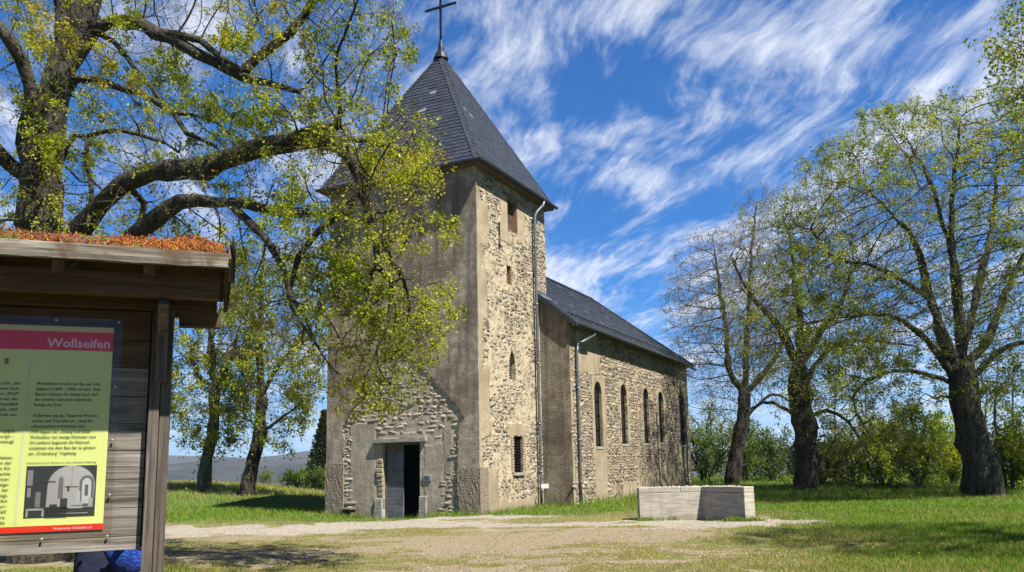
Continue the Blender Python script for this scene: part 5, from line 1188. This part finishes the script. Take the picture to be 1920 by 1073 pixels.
for i, (lb, px, py, y, hw, ht, n, pal) in enumerate(hs2): shrub(lb, 'shrubs along the edge of the clearing', px, py, y, hw, ht, n, pal, 100+i)
shrub('low round bush on the meadow skyline left of the tower', 'bushes on the meadow', 556, 902, 54, 24, 24, 1800, DG_, 131, .1)
shrub('low round bush under the spruce beside the tower', 'bushes on the meadow', 602, 905, 52, 26, 30, 2000, DG_, 132, .1)
shrub('tiny bush on the meadow between the leaning lime and the bushes', 'bushes on the meadow', 497, 905, 56, 12, 22, 500, OL, 133, .08)
for i, (px, py, y, tp, lb) in enumerate([(1878, 935, 33, 640, 'thin bare sapling just right of the gnarled trunk'), (1900, 935, 34, 660, 'thin bare sapling at the right edge of the photo'), (1856, 935, 36, 690, 'thin sapling behind the gnarled trunk'), (1570, 930, 40, 700, 'thin sapling right of the dark forked lime'), (1630, 930, 42, 690, 'thin sapling midway between the two thick right trunks')]):
    b0 = at(px, py, y); bb = np.array([b0[0], y, g1(b0[0], y)]); top = at(px+rng.uniform(-12, 12), tp, y)
    att = np.array([bb+(top-bb)*s_+rng.normal(0, .35, 3) for s_ in np.linspace(.35, 1., 40)])
    plant_tree('sapling', lb, 'sapling', 'saplings along the clearing', tuple(bb), [(None, [bb, bb+(top-bb)*.5+rng.normal(0, .1, 3), bb+(top-bb)*.8], [.06, .045, .025])], att, .3, 3, .35, .05, .008, (.45, 2, .5, .007, -.02), (.085, .5, .08, .2), BG, M_bark2, 200+i)

# ------------------------------------------------------------------ grass, stones
def inchurch(x, y, mgn=0.):
    lx = (x-CH.x)*X3[0]+(y-CH.y)*X3[1]; ly = (x-CH.x)*D3[0]+(y-CH.y)*D3[1]
    return ((lx > -TW-mgn) & (lx < mgn) & (ly > -mgn) & (ly < TD)) | ((lx > -TW-NW-mgn) & (lx < NW+mgn) & (ly > NF-mgn) & (ly < NL+mgn))
def visible(x, y):
    u = 990+F_PX*x/np.maximum(y, 1); return (u > -120) & (u < 2040)
def blades(x, y, ht, wd, pal, seed):
    r = np.random.default_rng(seed); n = len(x); z = hgt(x, y)-.01; a = r.random(n)*6.283; ln = r.normal(0, .45, (n, 2))*ht[:, None]
    b0 = np.stack([x, y, z], 1); s_ = np.stack([np.cos(a), np.sin(a), 0*a], 1)*wd[:, None]
    tip = b0+np.concatenate([ln, ht[:, None]], 1); mid = b0+np.concatenate([ln*.35, ht[:, None]*.6], 1)
    V = np.stack([b0-s_, b0+s_, mid+s_*.7, mid-s_*.7, tip], 1).reshape(-1, 3); i5 = np.arange(n)*5
    F_ = np.concatenate([np.stack([i5, i5+1, i5+2], 1), np.stack([i5, i5+2, i5+3], 1), np.stack([i5+3, i5+2, i5+4], 1)])
    return V, F_, np.repeat(pal, 5, 0)
N_ = 620000; dd = 1/rng.uniform(1/62., 1/9.5, N_); uu = rng.uniform(-.72, .66, N_); gx_, gy_ = uu*dd, dd
ok = visible(gx_, gy_) & ~inchurch(gx_, gy_, .02); gx_, gy_ = gx_[ok], gy_[ok]; pm, dm, lm = masks(gx_, gy_); nn = fbm(gx_*1.7, gy_*1.7, 3, 44)
keep = rng.random(len(gx_)) < np.clip((1-pm*1.25), 0, 1)*np.clip(1.05-dm*1.0, .07, 1)*np.clip(.55+lm*.45, 0, 1)*np.clip(.45+1.2*nn, 0, 1)
gx_, gy_, lm, dm, nn = gx_[keep], gy_[keep], lm[keep], dm[keep], nn[keep]
edge = inchurch(gx_, gy_, .45) | (np.hypot(gx_-P1[0], gy_-P1[1]) < 2.2) & (rng.random(len(gx_)) < .2)
ht = (.035+.06*lm*(.4+nn)+.10*edge*rng.random(len(gx_)))*rng.uniform(.6, 1.4, len(gx_))*np.where(gy_ > 30, 1.6, 1.); wd = .0032*np.maximum(1, gy_/14.)*rng.uniform(.7, 1.3, len(gx_))
g_a, g_b, dry = np.array((.07, .20, .008)), np.array((.21, .34, .014)), np.array((.42, .33, .12)); w_ = rng.random((len(gx_), 1)); pal = g_a*(1-w_)+g_b*w_
dr_ = (rng.random(len(gx_)) < np.clip(.42-.37*lm+.2*(fbm(gx_*.7, gy_*.9, 3, 88) > .56)+.45*(gy_ > 36)*(gx_ < 0)+.10*(nn > .6), 0, 1)*(.5+nn))[:, None]; pal = np.where(dr_, dry*rng.uniform(.7, 1.2, (len(gx_), 1)), pal)
olive = np.array((.26, .25, .045)); mixo = np.clip(1-lm, 0, 1)[:, None]*.6; pal = np.where(dr_, pal, pal*(1-mixo)+olive*mixo)
V, F_, c_ = blades(gx_, gy_, ht, wd, pal, 5)
tag(npmesh('grass', V, F_, M_grass, None, c_), 'short green and straw coloured grass over the clearing', 'grass', kind='stuff')
# weeds at walls: longer tufts round the tower foot and the monument
pts = []
for cx_, cy_, n, sp_ in [(chw(-5.1, -.35)[0], chw(-5.1, -.35)[1], 500, .3), (chw(-4.5, -.3)[0], chw(-4.5, -.3)[1], 500, .25), (chw(-1.5, -.25)[0], chw(-1.5, -.25)[1], 420, .3), (chw(-.8, -.3)[0], chw(-.8, -.3)[1], 220, .25), (P0[0]+.15, P0[1]-.08, 260, .16), (P0[0]+.7, P0[1]-.08, 120, .2), (P2[0]-.2, P2[1]-.05, 600, .20), (P2[0]+.2, P2[1]+.05, 300, .15), (P1[0]+.4, P1[1]-.5, 120, .2)]:
    pts.append(np.stack([rng.normal(cx_, sp_, n), rng.normal(cy_, sp_*.45, n)], 1))
pts = np.concatenate(pts); pts = pts[~inchurch(pts[:, 0], pts[:, 1], .05)]; n = len(pts); w_ = rng.random((n, 1))
V, F_, c_ = blades(pts[:, 0], pts[:, 1], rng.uniform(.04, .19, n)*rng.random(n)**.4, np.full(n, .007), np.where(rng.random((n, 1)) < .3, dry*.8, g_a*(1-w_)+g_b*w_), 8)
tag(npmesh('weeds', V, F_, M_grass, None, c_), 'taller weeds along the tower foot and round the monument', 'weeds', kind='stuff')
def scatter(name, label, x, y, s, col, seed, mat):
    r = np.random.default_rng(seed); n = len(x); z = hgt(x, y)
    oc = np.array([(1, 0, 0), (-.5, .87, 0), (-.5, -.87, 0), (0, 0, .75), (0, 0, -.4)]); V = (oc[None]*r.uniform(.6, 1.3, (n, 5, 1)))*s[:, None, None]
    a = r.random(n)*6.283; ca, sa = np.cos(a)[:, None], np.sin(a)[:, None]; V = np.stack([V[..., 0]*ca-V[..., 1]*sa+x[:, None], V[..., 0]*sa+V[..., 1]*ca+y[:, None], V[..., 2]+z[:, None]], 2).reshape(-1, 3)
    f_ = np.array([(0, 1, 3), (1, 2, 3), (2, 0, 3), (1, 0, 4), (2, 1, 4), (0, 2, 4)]); F_ = (f_[None]+(np.arange(n)*5)[:, None, None]).reshape(-1, 3)
    return tag(npmesh(name, V, F_, mat, None, np.repeat(col, 5, 0)), label, name, kind='stuff')
N_ = 160000; dd = 1/rng.uniform(1/30., 1/10., N_); uu = rng.uniform(-.65, .45, N_); x, y = uu*dd, dd; pm, dm, lm = masks(x, y)
keep = (rng.random(N_) < np.clip(pm*.75+dm*.10, 0, 1)) & ~inchurch(x, y, .02); x, y = x[keep], y[keep]; n = len(x)
N2 = 9000; d2 = 1/rng.uniform(1/26., 1/10., N2); u2 = rng.uniform(-.45, .45, N2); x2, y2 = u2*d2, d2; k2 = ~inchurch(x2, y2, .05) & (rng.random(N2) < .25+.75*fbm(x2*.8, y2*.8, 3, 210)); x2, y2 = x2[k2], y2[k2]
lit = scatter('dead_leaves', 'brown leaf litter and small sticks on the worn ground', x2, y2, rng.uniform(.008, .022, len(x2)), np.where(rng.random((len(x2), 1)) < .7, (.16, .10, .05), (.42, .35, .24))*rng.uniform(.5, 1.3, (len(x2), 1)), 9, M_pebble)
scatter('gravel', 'pale loose gravel on the path before the church door', x, y, rng.uniform(.006, .018, n)*np.maximum(1, y/22), np.array((.40, .36, .30))*rng.uniform(.55, 1.25, (n, 1))*(1+rng.normal(0, .03, (n, 3))), 3, M_pebble)
n = 420; dd = 1/rng.uniform(1/34., 1/12., n); x, y = rng.uniform(.05, .62, n)*dd, dd; pm, dm, lm = masks(x, y); k_ = (pm < .2) & ~inchurch(x, y, .1); x, y = x[k_], y[k_]; n = len(x)
fl = scatter('dandelion_flowers', 'scattered yellow dandelion heads in the grass', x, y, rng.uniform(.010, .02, n), np.array((.75, .55, .02))*rng.uniform(.7, 1.1, (n, 1)), 4, M_pebble); fl.location.z = .05

# ------------------------------------------------------------------ air
bm = bmesh.new(); box(bm, -5200, 5200, -400, 5200, -95, 260); bmesh.ops.recalc_face_normals(bm, faces=bm.faces)
m = bpy.data.materials.new('thin_air'); m.use_nodes = True; tt = NT(m.node_tree); tt.n.clear()
pv = tt.node('ShaderNodeVolumePrincipled', i_Color=(.62, .74, .92, 1), i_Density=.00013, i_Anisotropy=.2); tt.l.new(pv.outputs[0], tt.node('ShaderNodeOutputMaterial').inputs['Volume'])
hz = bmobj('haze', bm, m); tag(hz, kind='stuff')

# ------------------------------------------------------------------ real reflectances: everything a little darker, the camera exposes for it
for m in bpy.data.materials:
    if not m.use_nodes or m.name.startswith('thin_air'): continue
    for n in [n for n in m.node_tree.nodes if n.type in ('BSDF_PRINCIPLED', 'BSDF_TRANSLUCENT')]:
        s_ = n.inputs['Base Color' if n.type == 'BSDF_PRINCIPLED' else 'Color']
        if s_.is_linked:
            src = s_.links[0].from_socket; h = m.node_tree.nodes.new('ShaderNodeHueSaturation'); h.inputs['Value'].default_value = ALB
            m.node_tree.links.new(src, h.inputs['Color']); m.node_tree.links.new(h.outputs[0], s_)
        else: s_.default_value = [v*ALB for v in s_.default_value[:3]]+[1]
